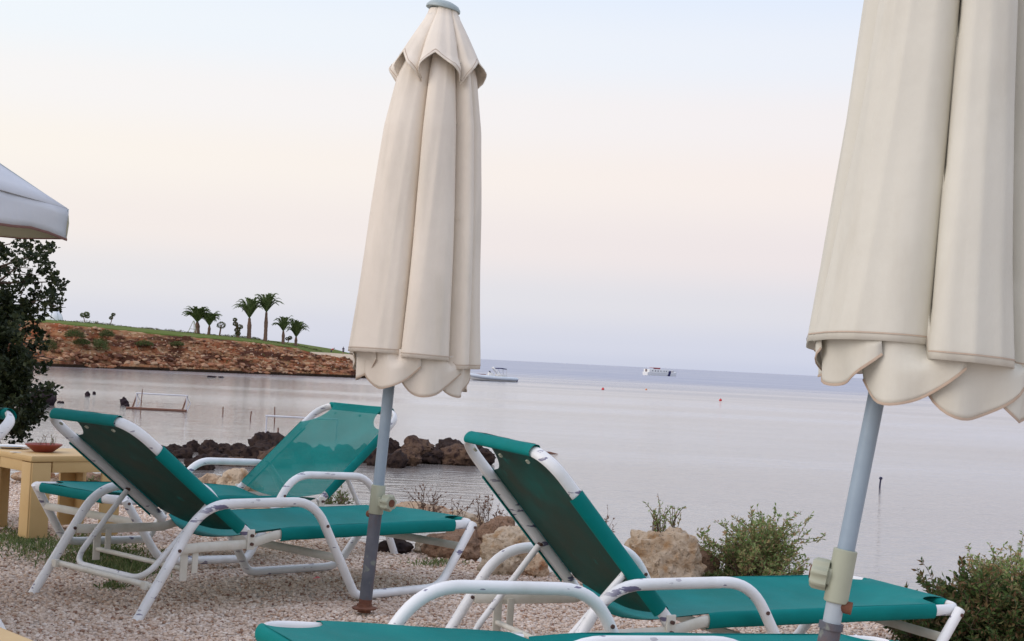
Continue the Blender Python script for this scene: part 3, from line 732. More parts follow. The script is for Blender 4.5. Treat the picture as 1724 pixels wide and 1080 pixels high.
U2 = umbrella('closed_umbrella', 'closed cream umbrella at the right edge, nearest the camera, on a leaning blue pole',
    [g2, at(1411, 990, 3.15), r2, top2], 0,
    dict(hem=1.044, off=(.105, .03), rad=[(0, .05), (.1, .10), (.2, .150), (.35, .180), (.6, .204), (.85, .235), (1, .258)],
         creases=[R(a) for a in (-104, -49, 5, 70, 125, 178)], vcreases=[R(a) for a in (-112, -50, 25, 95, 160, 205)], vent=.255, hem_tilt=(-.024, -.010),
         nf=9, fa=-2.0, fl=.078, fl2=.030, fdir=-1.45),
    0, (-1, .32, 0), 0, False, 3, (M['canvas_w'], M['canvas_w']), .018, .0185, M['pale_pole'])

PARA = 1
# open parasol whose corner reaches in at the upper left
def open_parasol():
    C = at(113, 352, 6.5); A = C + Vector((-1.3, -1.2, 1.02)); n_ = C - A; n_.z = 0
    cs = [n_, Vector((-n_.y, n_.x, 0)), -n_, Vector((n_.y, -n_.x, 0))]
    g = Vector((A.x, A.y, ground_z(A.x, A.y)))
    root = empty('open_parasol', 'open off white parasol whose canopy corner reaches in at the upper left', 'umbrella', g)
    corners = [Vector((A.x + c.x, A.y + c.y, C.z)) - g for c in cs]; ap = A - g
    N = 14; m = MB(); v = MB(); hm = MB()
    for q in range(4):
        p0, p1 = corners[q], corners[(q + 1) % 4]; vs = []
        for i in range(N + 1):
            for j in range(N + 1):
                f = i / N; e = p0.lerp(p1, j / N); sagv = -.045 * math.sin(PI * j / N) * f - .05 * math.sin(PI * f)
                inward = 1 - .05 * math.sin(PI * j / N) * f
                p = ap + (e - ap) * f * inward; p = p + Vector((0, 0, sagv)); vs.append(p)
        nn = N + 1
        m.add(vs, [(i * nn + j, i * nn + j + 1, (i + 1) * nn + j + 1, (i + 1) * nn + j) for i in range(N) for j in range(N)])
        bot = vs[-nn:]; dn = []
        for j, p in enumerate(bot):
            k = abs(j / N - .5) * 2; out = Vector((p.x - ap.x, p.y - ap.y, 0)).normalized()
            for t in (0, .25, .5, .75, 1): dn.append(p + Vector((0, 0, -(.125 + .01 * math.sin(j * 1.4)) * t)) + out * (.008 * math.sin(t * 4 + j) + .012 * t))
        v.add(dn, [(j * 5 + t, j * 5 + t + 1, (j + 1) * 5 + t + 1, (j + 1) * 5 + t) for j in range(N) for t in range(4)])
        hm.sweep([dn[j * 5 + 4] for j in range(N + 1)], .003, .006, n=6)
    c = m.build('canopy', M['canvas_o'], root); c.modifiers.new('t', 'SOLIDIFY').thickness = .003
    c = v.build('valance', [M['canvas_o'], M['canvas_v']], root); q_ = c.modifiers.new('t', 'SOLIDIFY'); q_.thickness = .004; q_.material_offset = PARA
    hm.build('hem', M['hem2'], root)
    m = MB(); m.sweep([(0, 0, 0), ap + Vector((0, 0, -.01))], .024, n=16); m.build('pole', M['pole'], root)
    m = MB(); m.lathe([(.25, 0), (.25, .05), (.05, .07)], (0, 0, .0), 32); m.build('base_disc', M['disc'], root)
    for q in range(4):
        m = MB(); m.sweep([ap + Vector((0, 0, -.06)), ap + (corners[q] - ap) * .5 + Vector((0, 0, -.07)), corners[q] + Vector((0, 0, -.01))], .01, n=8); m.build('rib', M['cap'], root)
M['canvas_o'] = mat('blue_white_canvas', (.60, .62, .66), .85, (.64, .64, .65), 3, bump=.3, bscale=6, dist=.02, spec=.15)
M['canvas_v'] = mat('olive_cream_valance', (.50, .48, .34), .9, (.44, .42, .29), 5)
M['hem2'] = mat('brown_hem', (.16, .07, .05), .8, (.2, .09, .07), 20)
open_parasol()

# ------------------------------------------------------------------ tables and what is on them
def table(c, yaw, s, h, label):
    root = empty('side_table', label, 'table', c, (0, 0, yaw), 'yellow beige plastic tables')
    m = MB(); m.box((0, 0, h - .016), (s, s, .032), bev=.012); m.build('tabletop', M['table'], root)
    a = s / 2 - .018
    for sx, sy, lx_, ly_ in ((0, -1, 2 * a - .2, .02), (0, 1, 2 * a - .2, .02), (1, 0, .02, 2 * a - .2), (-1, 0, .02, 2 * a - .2)):
        m = MB(); m.box((sx * a, sy * a, h - .058), (lx_, ly_, .056), bev=.004); m.build('apron', M['table'], root)
    for sx in (-1, 1):
        for sy in (-1, 1):
            m = MB(); w = .10
            # L-section plastic leg, slightly tapered
            for (dx, dy, wx, wy) in ((0, (a - .011 * 1), w, .022), ((a - .011), 0, .022, w)):
                cx = sx * (a - w / 2 + .008) if wx == w else sx * (a + .0); cy = sy * (a - w / 2 + .008) if wy == w else sy * (a + .0)
                if wx == w: cy = sy * (a + .0035)
                else: cx = sx * (a + .0045)
                m.box((cx, cy, (h - .034) / 2), (wx, wy, h - .036), bev=.004)
            m.build('leg', M['table'], root)
    return root
tc_ = at(53, 768, 7.58); yaw = R(42); s_ = .50
ctr = Vector((tc_.x, tc_.y, 0)) + Vector((math.cos(yaw), math.sin(yaw), 0)) * s_ / 2 + Vector((-math.sin(yaw), math.cos(yaw), 0)) * s_ / 2
table(ctr, yaw, s_, tc_.z, 'yellow beige plastic table with a red bowl on it, behind the loungers on the left')
ftop = at(0, 1053, 3.15); fz = ftop.z
fe_ = (at(75, 1080, 2.99) - ftop).normalized(); fy = math.atan2(fe_.y, fe_.x); s2 = .56
c2 = Vector((ftop.x, ftop.y, 0)) + Vector((fe_.x, fe_.y, 0)) * .12 + Vector((fe_.y, -fe_.x, 0)).normalized() * (s2 / 2)
table(c2, fy, s2, fz, 'nearest beige table, only its top edge cutting the bottom left corner')
def bowl():
    p = at(73, 763, 7.88); p.z = tc_.z; root = empty('bowl', 'shallow dark red clay bowl on the yellow table', 'bowl', p)
    m = MB(); m.lathe([(.045, 0), (.05, .003), (.072, .02), (.092, .036), (.093, .042), (.088, .042), (.068, .026), (.03, .02), (.004, .02)], (0, 0, 0), 40); m.build('clay_dish', M['terracotta'], root)
    pr = empty('sprig', 'small grey green sprigs standing in the red clay bowl', 'plant', p + Vector((0, .02, .02)))
    m = MB(); lf = MB(); rs = random.Random(4)
    for k in range(16):
        a = rs.uniform(0, 6.28); q = Vector((rs.uniform(-.04, .05), rs.uniform(-.03, .03), 0)); t = q + Vector((.03 * math.cos(a), .03 * math.sin(a), rs.uniform(.03, .075)))
        m.sweep([q, q.lerp(t, .5) + Vector((.004, 0, .004)), t], .0009, n=5)
        for f in (.4, .6, .8, 1): leaf(lf, q.lerp(t, f), .010, rs)
    m.build('stem', M['twig'], pr); lf.build('leaf', M['sage'], pr, smooth=False)
    pl = at(18, 757, 8.02); pl.z = tc_.z; r = empty('plate', 'white plate at the left edge of the yellow table', 'plate', pl)
    m = MB(); m.lathe([(.05, 0), (.055, .004), (.095, .012), (.096, .015), (.06, .008), (.01, .007)], (0, 0, 0), 40); m.build('dish', M['dish'], r)
    m = MB(); m.lathe([(.058, .0085), (.062, .0095), (.058, .0105), (.052, .0095)], (0, 0, 0), 40); m.build('glaze_ring', M['pole'], r)
    nk = at(26, 762, 7.74); nk.z = tc_.z + .001; m = MB(); m.box((0, 0, .002), (.055, .016, .003), bev=.001); o = m.build('napkin', M['dish']); o.location = nk; o.rotation_euler = (0, 0, -.1)
    tag(o, 'thin white folded napkin beside the plate on the yellow table', 'napkin')

# ------------------------------------------------------------------ plants
def leafmat(name, a, b_, c, tl=.25):
    m = bpy.data.materials.new(name); m.use_nodes = True; nt = m.node_tree; b = nt.nodes['Principled BSDF']; b.inputs['Roughness'].default_value = .6
    b.inputs['Specular IOR Level'].default_value = .25
    g = nt.nodes.new('ShaderNodeNewGeometry'); r = ramp(nt, [(0, (*a, 1)), (.5, (*b_, 1)), (.92, (*c, 1)), (1, (*c, 1))]); nt.links.new(g.outputs['Random Per Island'], r.inputs[0])
    nt.links.new(r.outputs[0], b.inputs['Base Color'])
    t = nt.nodes.new('ShaderNodeBsdfTranslucent'); nt.links.new(r.outputs[0], t.inputs[0]); mx_ = nt.nodes.new('ShaderNodeMixShader'); mx_.inputs[0].default_value = tl
    nt.links.new(b.outputs[0], mx_.inputs[1]); nt.links.new(t.outputs[0], mx_.inputs[2]); nt.links.new(mx_.outputs[0], nt.nodes['Material Output'].inputs[0]); return m
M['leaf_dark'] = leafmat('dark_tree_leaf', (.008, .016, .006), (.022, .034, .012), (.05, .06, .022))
M['leaf_bush'] = leafmat('bush_leaf', (.16, .24, .075), (.30, .40, .15), (.46, .30, .17))
M['leaf_low'] = leafmat('low_green_leaf', (.06, .10, .03), (.13, .19, .06), (.22, .22, .10))
M['leaf_mastic'] = leafmat('mastic_leaf', (.03, .06, .016), (.10, .16, .045), (.20, .12, .06))
M['sage'] = leafmat('sage_leaf', (.18, .2, .13), (.26, .27, .18), (.35, .33, .22))
M['palm'] = leafmat('palm_leaflet', (.07, .115, .04), (.14, .20, .075), (.22, .26, .11), .3)
M['twig'] = mat('brown_twig', (.11, .07, .045), .9, (.16, .10, .07), 30)
M['bark'] = mat('bark', (.09, .06, .045), .95, (.16, .11, .08), 14, bump=.8, bscale=30, dist=.01)
M['palm_bark'] = mat('palm_bark', (.13, .075, .055), .95, (.22, .14, .10), 6, bump=1, bscale=8, dist=.05)
M['dry'] = leafmat('dry_seed_head', (.16, .09, .07), (.24, .14, .10), (.32, .2, .14))
def leaf(mb_, p, s, rs, d=None, w=.42):
    d = Vector(d).normalized() if d is not None else Vector((rs.gauss(0, 1), rs.gauss(0, 1), rs.gauss(.3, .8))).normalized()
    n = Vector((rs.gauss(0, 1), rs.gauss(0, 1), rs.gauss(0, 1))); sd_ = d.cross(n)
    if sd_.length < 1e-4: return
    sd_.normalize(); q = d.cross(sd_) * s * .12; p = Vector(p)
    mb_.add([p, p + d * s * .5 + sd_ * s * w * .5 + q, p + d * s, p + d * s * .5 - sd_ * s * w * .5 + q], [(0, 1, 2, 3)])
def grow(stem, leaves, p, d, length, r, depth, rs, lsize, droop=.0, ldens=26, split=3, spread=.6, leafy=1):
    """a branch with side shoots; leaves sit along the thin ones"""
    pts = [Vector(p)]; dd = Vector(d).normalized(); n = 5
    for i in range(n):
        dd = (dd + Vector((rs.gauss(0, .14), rs.gauss(0, .14), rs.gauss(.02, .1) - droop))).normalized(); pts.append(pts[-1] + dd * length / n)
    stem.sweep(pts, [r * (1 - .6 * i / n) for i in range(n + 1)], n=5, caps=False)
    if depth == 0 or leafy > 1:
        k = int(ldens * length)
        for j in range(max(3, k)):
            f = rs.uniform(.15, 1); i = min(n - 1, int(f * n)); q = pts[i].lerp(pts[i + 1], f * n - i)
            leaf(leaves, q, lsize * rs.uniform(.6, 1.25), rs, dd * .6 + Vector((rs.gauss(0, .8), rs.gauss(0, .8), rs.gauss(.2, .6))))
    if depth > 0:
        for j in range(split):
            f = rs.uniform(.35, 1); i = min(n - 1, int(f * n)); q = pts[i].lerp(pts[i + 1], f * n - i)
            nd = (dd + Vector((rs.gauss(0, spread), rs.gauss(0, spread), rs.gauss(.05, spread * .6)))).normalized()
            grow(stem, leaves, q, nd, length * rs.uniform(.5, .75), r * .55, depth - 1, rs, lsize, droop, ldens, split, spread, leafy)
def bush(px, pyb, Y, wpx, hpx, label, seed, leafm, n=9, lsize=.022, depth=2, ldens=60, split=4, up=.9, cat='bush', name='bush', group=None, zb=None, spread=.55, stemm=None, r=.005, leafy=1):
    p = at(px, pyb, Y); zz = p.z if zb is None else zb
    W_ = wpx * Y / FPX; H_ = (p.z + hpx * Y / FPX) - zz; rs = random.Random(seed)
    root = empty(name, label, cat, (p.x, p.y, zz), group=group); st, lf = MB(), MB()
    for k in range(n):
        a = 6.283 * k / n + rs.uniform(-.3, .3); rr = rs.uniform(.1, 1) * W_ / 2; hh = H_ * math.sqrt(max(.15, 1 - (rr / (W_ / 2 + 1e-6)) ** 2 * .75))
        d = Vector((rr * math.cos(a), rr * math.sin(a), hh * up)); L0 = d.length * rs.uniform(.55, .72)
        grow(st, lf, (rs.gauss(0, .02), rs.gauss(0, .02), -.03), d, L0, r, depth, rs, lsize, 0, ldens, split, spread, leafy)
    st.build('stem', stemm or M['twig'], root); lf.build('foliage', leafm, root, smooth=False)
    return root
bowl()
# right: airy bush, dense mastic at the corner, stalks above the boulder, dry twigs
bush(1270, 1040, 7.35, 185, 185, 'airy green and reddish bush right of the large tan boulder, behind the lounger seat', 31, M['leaf_bush'], n=26, lsize=.0205, ldens=190, split=5, spread=.5)
bush(1215, 1030, 7.3, 90, 75, 'low dark green bush tucked between the tan boulder and the airy bush', 32, M['leaf_low'], n=18, lsize=.03, ldens=150, split=5)
bush(1705, 1120, 6.1, 190, 215, 'tall airy bush with pale pink tips at the right edge', 33, M['leaf_bush'], n=32, lsize=.019, ldens=190, split=5, spread=.5)
bush(1655, 1150, 5.9, 280, 178, 'dense dark green mastic shrub filling the bottom right corner', 34, M['leaf_mastic'], n=60, lsize=.026, ldens=190, split=6, depth=2, spread=.7, up=.95)
bush(1590, 1100, 6.2, 70, 90, 'small dark shrub with a red tip behind the foot end of the right lounger', 35, M['leaf_mastic'], n=22, lsize=.028, ldens=170, split=5)
bush(1098, 935, 7.6, 22, 88, 'tallest upright green stalk rising above the large tan boulder', 36, M['leaf_bush'], n=3, lsize=.020, ldens=110, split=5, depth=1, spread=.22, up=1.75, cat='plant', name='plant')
bush(1130, 930, 7.7, 18, 68, 'shorter green stalk right of the tallest one above the tan boulder', 37, M['leaf_bush'], n=3, lsize=.018, ldens=110, split=5, depth=1, spread=.22, up=1.75, cat='plant', name='plant')
bush(1160, 960, 7.5, 60, 48, 'small green tuft on the right shoulder of the large tan boulder', 38, M['leaf_low'], n=7, lsize=.02, ldens=80, split=3, depth=1, cat='plant', name='plant')
def dry(px, pyb, Y, wpx, hpx, label, seed, n=12, leafm=None):
    return bush(px, pyb, Y, wpx, hpx, label, seed, leafm or M['dry'], n=n, lsize=.020, ldens=26, split=3, depth=1, spread=.35, up=1.3, cat='dry plant', name='dry_plant', r=.0022)
dry(718, 880, 8.4, 60, 62, 'reddish dry bush of seed stalks over the water beyond the middle lounger', 41, 16)
dry(768, 878, 8.5, 22, 42, 'thin pale dry stalks right of the reddish dry bush', 42, 4)
dry(815, 890, 8.2, 46, 60, 'dry seed stalks just left of the steep backrest', 43, 10)
dry(848, 885, 8.2, 30, 34, 'short dry stalks crossed by the edge of the steep backrest', 44, 6)
dry(1018, 915, 7.6, 34, 52, 'dark branching dry twigs between the steep backrest and the tan boulder', 45, 6, M['twig_leaf'] if 'twig_leaf' in M else None)
dry(985, 880, 7.8, 26, 46, 'bare twig sticking out beside the top of the steep backrest edge', 46, 3)
bush(395, 850, 10.6, 10, 30, 'dry sprig behind the round pale boulder', 47, M['dry'], n=3, lsize=.015, ldens=20, split=2, depth=1, cat='dry plant', name='dry_plant')
bush(565, 865, 9.2, 60, 46, 'low olive bush under the raised arm of the rear lounger', 48, M['leaf_low'], n=9, lsize=.022, ldens=60, cat='bush')
bush(745, 950, 7.7, 90, 14, 'flat green weeds by the brown rocks under the lounger foot end', 49, M['leaf_low'], n=12, lsize=.018, ldens=80, depth=1, cat='weeds', name='weeds')
bush(140, 815, 10.3, 90, 26, 'olive brown scrub behind the yellow table', 50, M['leaf_low'], n=14, lsize=.022, ldens=70, depth=1, cat='bush')
bush(1330, 1095, 6.7, 160, 20, 'green weeds on the bank under the right lounger', 51, M['leaf_low'], n=12, lsize=.02, ldens=80, depth=1, cat='weeds', name='weeds')
# grass growing through the gravel
def ground_cover():
    rs = random.Random(5); m = MB()
    for (px, py, w, h, n) in ((60, 915, 75, 25, 1300), (170, 930, 90, 22, 2200), (215, 955, 60, 18, 1300), (20, 900, 40, 20, 500), (150, 905, 60, 18, 700), (735, 940, 50, 6, 250), (190, 985, 26, 6, 160)):
        for _ in range(n):
            u, v = rs.gauss(0, .45), rs.gauss(0, .45); X = px + u * w; Yp = py + v * h; Y = FPX / (Yp - hor(X))
            if Y > 10: continue
            p = at(X, Yp, Y); p.z = ground_z(p.x, p.y); leaf(m, p, rs.uniform(.012, .045), rs, (rs.gauss(0, .6), rs.gauss(0, .6), .8), .16)
    tag(m.build('ground_cover', M['leaf_low'], smooth=False), 'dark green grass growing through the gravel under the left lounger', 'grass', kind='stuff')
ground_cover()
# dark tree at the left
def left_tree():
    Y = 13.0; p = at(-90, 900, Y); rs = random.Random(12); zb = -1.3
    root = empty('tree', 'dark leafy tree in silhouette at the left edge, hanging over the water', 'tree', (p.x, p.y, zb)); k = Y / FPX
    st, lf = MB(), MB()
    def rel(px, py, dy=0): q = at(px, py, Y + dy); return q - Vector((p.x, p.y, zb))
    trunk = [Vector((0, 0, -.2)), rel(-70, 800), rel(-85, 680), rel(-60, 560), rel(-80, 460)]
    st.sweep(trunk, [.09, .075, .06, .045, .02], n=8)
    clumps = []
    # dense lower body, then looser upper boughs: (px, py, radius px, number of twigs)
    for (cx, cy, rx, ry, n) in ((-22, 612, 72, 70, 120), (-100, 620, 110, 110, 150), (0, 680, 70, 50, 90), (20, 560, 44, 40, 36), (0, 520, 56, 34, 26), (-70, 500, 90, 60, 50), (-100, 430, 90, 60, 40), (-8, 640, 60, 54, 60)):
        for _ in range(n):
            a = rs.uniform(0, 6.283); q = rs.random() ** .5; clumps.append((cx + rx * q * math.cos(a), cy + ry * q * math.sin(a), rs.gauss(0, .35), 26))
    for (cx, cy) in ((15, 430), (35, 445), (55, 425), (80, 420), (70, 455), (48, 470), (85, 470), (92, 486), (30, 480), (60, 500), (90, 508), (75, 520), (5, 460), (20, 500), (0, 420), (40, 415), (64, 440), (58, 535), (80, 500), (-20, 440), (-30, 480), (66, 580), (70, 620), (78, 655), (50, 690), (30, 715), (45, 705), (20, 735), (62, 690), (10, 725), (40, 735)):
        for _ in range(5): clumps.append((cx + rs.gauss(0, 6), cy + rs.gauss(0, 5), rs.gauss(0, .25), 9))
    for (cx, cy, dy, n) in clumps:
        c = rel(cx, cy, dy)
        for _ in range(int(n * 1.5)): leaf(lf, c + Vector((rs.gauss(0, 5 * k), rs.gauss(0, .05), rs.gauss(0, 5 * k))), rs.uniform(.028, .060), rs, w=.75)
    for (a, b_) in (((-85, 680), (60, 660)), ((-70, 600), (70, 520)), ((-70, 560), (85, 500)), ((-80, 480), (90, 475)), ((-80, 480), (78, 424)), ((-60, 540), (55, 430)), ((-70, 720), (45, 700)), ((-60, 740), (25, 730)), ((-60, 620), (75, 600)), ((-80, 460), (20, 410)), ((-85, 620), (66, 640))):
        s0, s1 = rel(*a), rel(*b_); mid = s0.lerp(s1, .5) + Vector((0, rs.gauss(0, .1), rs.uniform(.0, .08)))
        st.sweep([s0, mid, s1], [.018, .011, .004], n=6)
        for _ in range(6):
            f = rs.uniform(.4, 1); q = s0.lerp(s1, f); st.sweep([q, q + Vector((rs.gauss(.05, .08), rs.gauss(0, .08), rs.gauss(.03, .08)))], [.004, .002], n=4)
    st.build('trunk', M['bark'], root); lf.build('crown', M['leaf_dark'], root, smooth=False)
left_tree()

# ------------------------------------------------------------------ on the headland
def hz(p): p.z = headland_z(p.x, p.y, True) + .08; return p
def palm(px, pyb, Y, ptop, crown_w, crown_up, label, seed, nf=26, lean=0, rt=.2, up=.9):
    k = Y / FPX; rs = random.Random(seed); b = at(px, pyb, Y); root = empty('palm_tree', label, 'palm tree', b, group='young palms on the headland lawn')
    t = at(ptop[0], ptop[1], Y) - b; n = 14; m = MB()
    pts = []; ra = []
    for i in range(n + 1):
        f = i / n; pts.append(Vector((t.x * f, .1 * math.sin(f * 3), t.z * f - (.15 if i == 0 else 0))))
        ra.append(rt * (1.25 - .55 * f + .28 * math.exp(-((f - .62) / .16) ** 2)) * (1 + .08 * (i % 2)))
    m.sweep(pts, ra, n=10); m.build('trunk', M['palm_bark'], root)
    st, lf = MB(), MB(); R_ = crown_w * k / 2; H_ = crown_up * k
    for i in range(nf):
        a = 6.283 * (i * .618 % 1); el = rs.uniform(.32, 1) ** .8; Lf = rs.uniform(.85, 1.1)
        hr = R_ * Lf * (1 - .42 * el ** 2); top = H_ * (.35 + .75 * el) * Lf; droop = H_ * (.38 * (1 - el) + .06)
        arc = []
        for j in range(9):
            f = j / 8; arc.append(Vector((t.x + hr * math.cos(a) * f, hr * math.sin(a) * f, t.z - .05 + top * math.sin(min(1, f * 1.15) * PI / 2) - droop * f ** 3)))
        st.sweep(arc, [.035 * (1 - .8 * j / 8) for j in range(9)], n=4, caps=False)
        side0 = Vector((-math.sin(a), math.cos(a), 0))
        for j in range(2, 40):
            f = j / 40; ii = min(7, int(f * 8)); q = arc[ii].lerp(arc[ii + 1], f * 8 - ii); tg = (arc[ii + 1] - arc[ii]).normalized()
            ll = (.42 * math.sin(PI * (.12 + .86 * f)) + .08) * min(1, R_ / 1.6) * rs.uniform(.8, 1.1)
            for s in (-1, 1):
                d = (tg * .75 + side0 * s * .75 + Vector((0, 0, .25 if f < .7 else -.1))).normalized(); w = tg * .06 + Vector((0, 0, .03))
                lf.add([q - w, q + w, q + d * ll], [(0, 1, 2)])
    st.build('rachis', M['palm'], root); lf.build('frond', M['palm'], root, smooth=False)
    return root
palm(332, 560, 219, (332, 543), 62, 25, 'leftmost bushy palm, propped by a wooden tripod', 61, nf=60, rt=.30)
palm(351.5, 562, 219, (352.5, 549), 48, 26, 'small stemless looking palm right of the propped one', 62, nf=36, rt=.18)
palm(419, 570, 221, (420, 536), 66, 34, 'tall thick palm, left of the tallest one', 63, nf=44, rt=.26)
palm(446.5, 574, 222, (448.5, 526), 62, 32, 'tallest palm of the headland', 64, nf=40, rt=.23)
palm(476.5, 578, 225, (477, 558), 46, 24, 'sparse small palm right of the tallest one', 65, nf=18, rt=.2)
palm(497.5, 582, 227, (498.5, 568), 50, 28, 'rightmost small palm with drooping fronds', 66, nf=34, rt=.19)
def tripod():
    b = at(323, 559, 217); root = empty('tripod_prop', 'pale wooden tripod frame propping the leftmost palm', 'frame', b); k = 217 / FPX
    for (x0_, x1_) in ((-6.5, 1), (4, 1.5), (8, 2)):
        m = MB(); m.sweep([(x0_ * k, 0, -.1), (x1_ * k, .3, 19 * k)], .05, n=6); m.build('leg', M['plastic'], root)
    m = MB(); m.sweep([(-4.5 * k, 0, 5 * k), (6 * k, 0, 4.5 * k)], .04, n=6); m.build('rail', M['plastic'], root)
tripod()
def topiary(px, pyb, Y, balls, label, stem=.10, leafm=None):
    b = at(px, pyb, Y); k = Y / FPX; root = empty('topiary', label, 'topiary', b); rs = random.Random(int(px)); m = MB(); m.sweep([(0, 0, -.1), ((balls[0][0] - px) * k, 0, (pyb - balls[0][1]) * k)], [stem * 1.3, stem], n=8)
    for (bx, by, r) in balls[1:]:
        m.sweep([(0, 0, (pyb - balls[0][1]) * k * .5), ((bx - px) * k, 0, (pyb - by) * k)], stem * .6, n=6)
    m.build('trunk', M['palm_bark'], root); lf = MB()
    for (bx, by, r) in balls:
        c = Vector(((bx - px) * k, 0, (pyb - by) * k)); rr = r * k
        for _ in range(int(420 * max(.35, min(1, r / 6)))):
            d = Vector((rs.gauss(0, 1), rs.gauss(0, 1), rs.gauss(0, 1))).normalized(); q = c + Vector((d.x, d.y, d.z * .75)) * rr * rs.uniform(.7, 1.02); leaf(lf, q, .16, rs, d + Vector((rs.gauss(0, .5), rs.gauss(0, .5), rs.gauss(0, .5))), .6)
    lf.build('crown', leafm or M['leaf_mastic'], root, smooth=False)
topiary(369.5, 565, 219, [(371.5, 547.5, 7.2)], 'round ball topiary on a thick pale stem')
topiary(401, 569, 220, [(399, 556, 4.5), (394, 539, 3), (395, 546, 3.8), (403, 550.5, 4.5), (400, 562, 4)], 'lumpy dark tree of stacked leaf balls left of the tall palms', .16)
topiary(186, 545, 212, [(190, 530, 2.6), (186.5, 535.5, 2.6)], 'tiny two ball topiary alone on the left lawn', .05)
topiary(484, 577, 226, [(488, 569, 3.0), (483, 571, 2.4)], 'low ragged shrub between the two right hand palms', .06)
topiary(143, 541, 212, [(139, 531, 4), (145, 529, 4.2), (147, 533, 3)], 'small round grey green tree on the left skyline', .05, M['leaf_low'])
def rubble():
    rs = random.Random(21); m = MB(); ph = (1 + 5 ** .5) / 2
    V = [Vector(v).normalized() for v in ((-1, ph, 0), (1, ph, 0), (-1, -ph, 0), (1, -ph, 0), (0, -1, ph), (0, 1, ph), (0, -1, -ph), (0, 1, -ph), (ph, 0, -1), (ph, 0, 1), (-ph, 0, -1), (-ph, 0, 1))]
    F = [(0, 11, 5), (0, 5, 1), (0, 1, 7), (0, 7, 10), (0, 10, 11), (1, 5, 9), (5, 11, 4), (11, 10, 2), (10, 7, 6), (7, 1, 8), (3, 9, 4), (3, 4, 2), (3, 2, 6), (3, 6, 8), (3, 8, 9), (4, 9, 5), (2, 4, 11), (6, 2, 10), (8, 6, 7), (9, 8, 1)]
    for _ in range(1500):
        x = rs.uniform(-66, -19); sx = 1.2 + 7 * rs.random() ** 2.0; y = shore_y(x) + sx; z = headland_z(x, y); r = rs.uniform(.10, .34) * (1.3 if sx < 3 else 1) * (1.5 if rs.random() < .06 else 1); a = rs.uniform(0, 6.28)
        m.add([Vector((x, y, z)) + Matrix.Rotation(a, 3, 'Z') @ Vector((v.x * r * rs.uniform(1.0, 1.5), v.y * r, v.z * r * rs.uniform(.5, .8))) for v in V], F)
    g = leafmat('cliff_rubble', (.10, .04, .022), (.30, .125, .06), (.44, .29, .18), 0)
    tag(m.build('rubble', g, smooth=False), 'orange and tan rubble fallen along the foot of the headland cliff', 'rubble', kind='stuff')
rubble()
def shrubs():
    G_ = 'green shrubs rooted in the red cliff'
    for i, (px, py, w, h, lb) in enumerate(((170, 588, 34, 20, 'largest bright green shrub growing on the red cliff face'), (128, 566, 34, 12, 'dark olive shrub high on the cliff, left of the largest shrub'), (182, 565, 26, 10, 'olive shrub just above the largest shrub on the cliff'),
                                            (225, 598, 34, 9, 'dull wide shrub low on the cliff, right of the largest shrub'), (86, 590, 26, 22, 'dark shrub on the cliff beside the tree'), (320, 597, 20, 6, 'flat small shrub midway along the cliff'), (362, 603, 12, 5, 'small dark shrub on the cliff below the ball topiary'), (140, 578, 30, 8, 'dull flat shrub left of the largest green shrub'), (245, 580, 30, 7, 'dark low shrub on the cliff right of the largest one'), (440, 612, 18, 5, 'dark shrub low on the cliff below the tallest palm'), (300, 580, 24, 5, 'faint dark shrub below the lawn edge left of the palms'))):
        Yb = shore_y(-(862 - px) / FPX * 190) + 4.5; b = at(px, py, Yb); k = Yb / FPX; rs = random.Random(i + 90)
        root = empty('shrub', lb, 'shrub', b, group=G_); lf = MB(); st = MB()
        for _ in range(9):
            a = rs.uniform(0, 6.28); st.sweep([(0, 0, -.3), (.3 * w * k * math.cos(a), .3, .6 * h * k)], .02, n=4, caps=False)
        for _ in range(1100):
            d = Vector((rs.gauss(0, 1), rs.gauss(0, 1), abs(rs.gauss(0, 1)))).normalized() * rs.uniform(.55, 1.05); q = Vector((d.x * w * k / 2, d.y * 1.0 - .6, d.z * h * k * (.85 + .3 * rs.random()) - .1)); leaf(lf, q, .22, rs, None, .35)
        st.build('stem', M['twig'], root); lf.build('foliage', M['leaf_low'] if i in (0,) else M['leaf_mastic'], root, smooth=False)
shrubs()
def crest_scrub():
    m = MB(); rs = random.Random(77); px = 100
    while px < 545:
        Y = shore_y((px - 862) / FPX * 205) + 24; yb = None; x = (px - 862) / FPX * Y; z = headland_z(x, Y, True)
        h = rs.uniform(.05, .32) * (1 + .5 * math.sin(px * .05))
        for _ in range(46): leaf(m, Vector((x + rs.gauss(0, .22), Y + rs.gauss(0, .3), z + rs.uniform(0, h))), .16, rs, None, .6)
        px += rs.uniform(2, 4)
    tag(m.build('scrub', M['leaf_mastic'], smooth=False), 'thin line of dark scrub along the far edge of the headland lawn', 'scrub', kind='stuff')
crest_scrub()
def dome():
    Y = 232; p = at(90, 539.5, Y); k = Y / FPX; root = empty('dome_tent', 'pale dome tent on the lawn beside the tree', 'tent', p); m = MB()
    m.lathe([(15.5 * k * math.cos(a), 19 * k * math.sin(a)) for a in [R(q) for q in (0, 15, 30, 45, 60, 75, 88)]], (0, 0, -.1), 32, wob=lambda a: 1 + .015 * abs(math.sin(4 * a))); m.build('shell', M['tent'], root)
    m = MB()
    for q in range(4): m.sweep([(15.7 * k * math.cos(R(a)) * math.cos(q * PI / 4), 15.7 * k * math.cos(R(a)) * math.sin(q * PI / 4), 19.2 * k * math.sin(R(a)) - .1) for a in range(0, 181, 12)], .025, n=5)
    m.build('rib', M['cap'], root)
M['tent'] = mat('pale_tent_fabric', (.72, .76, .8), .6, (.78, .8, .82), 2)
dome()

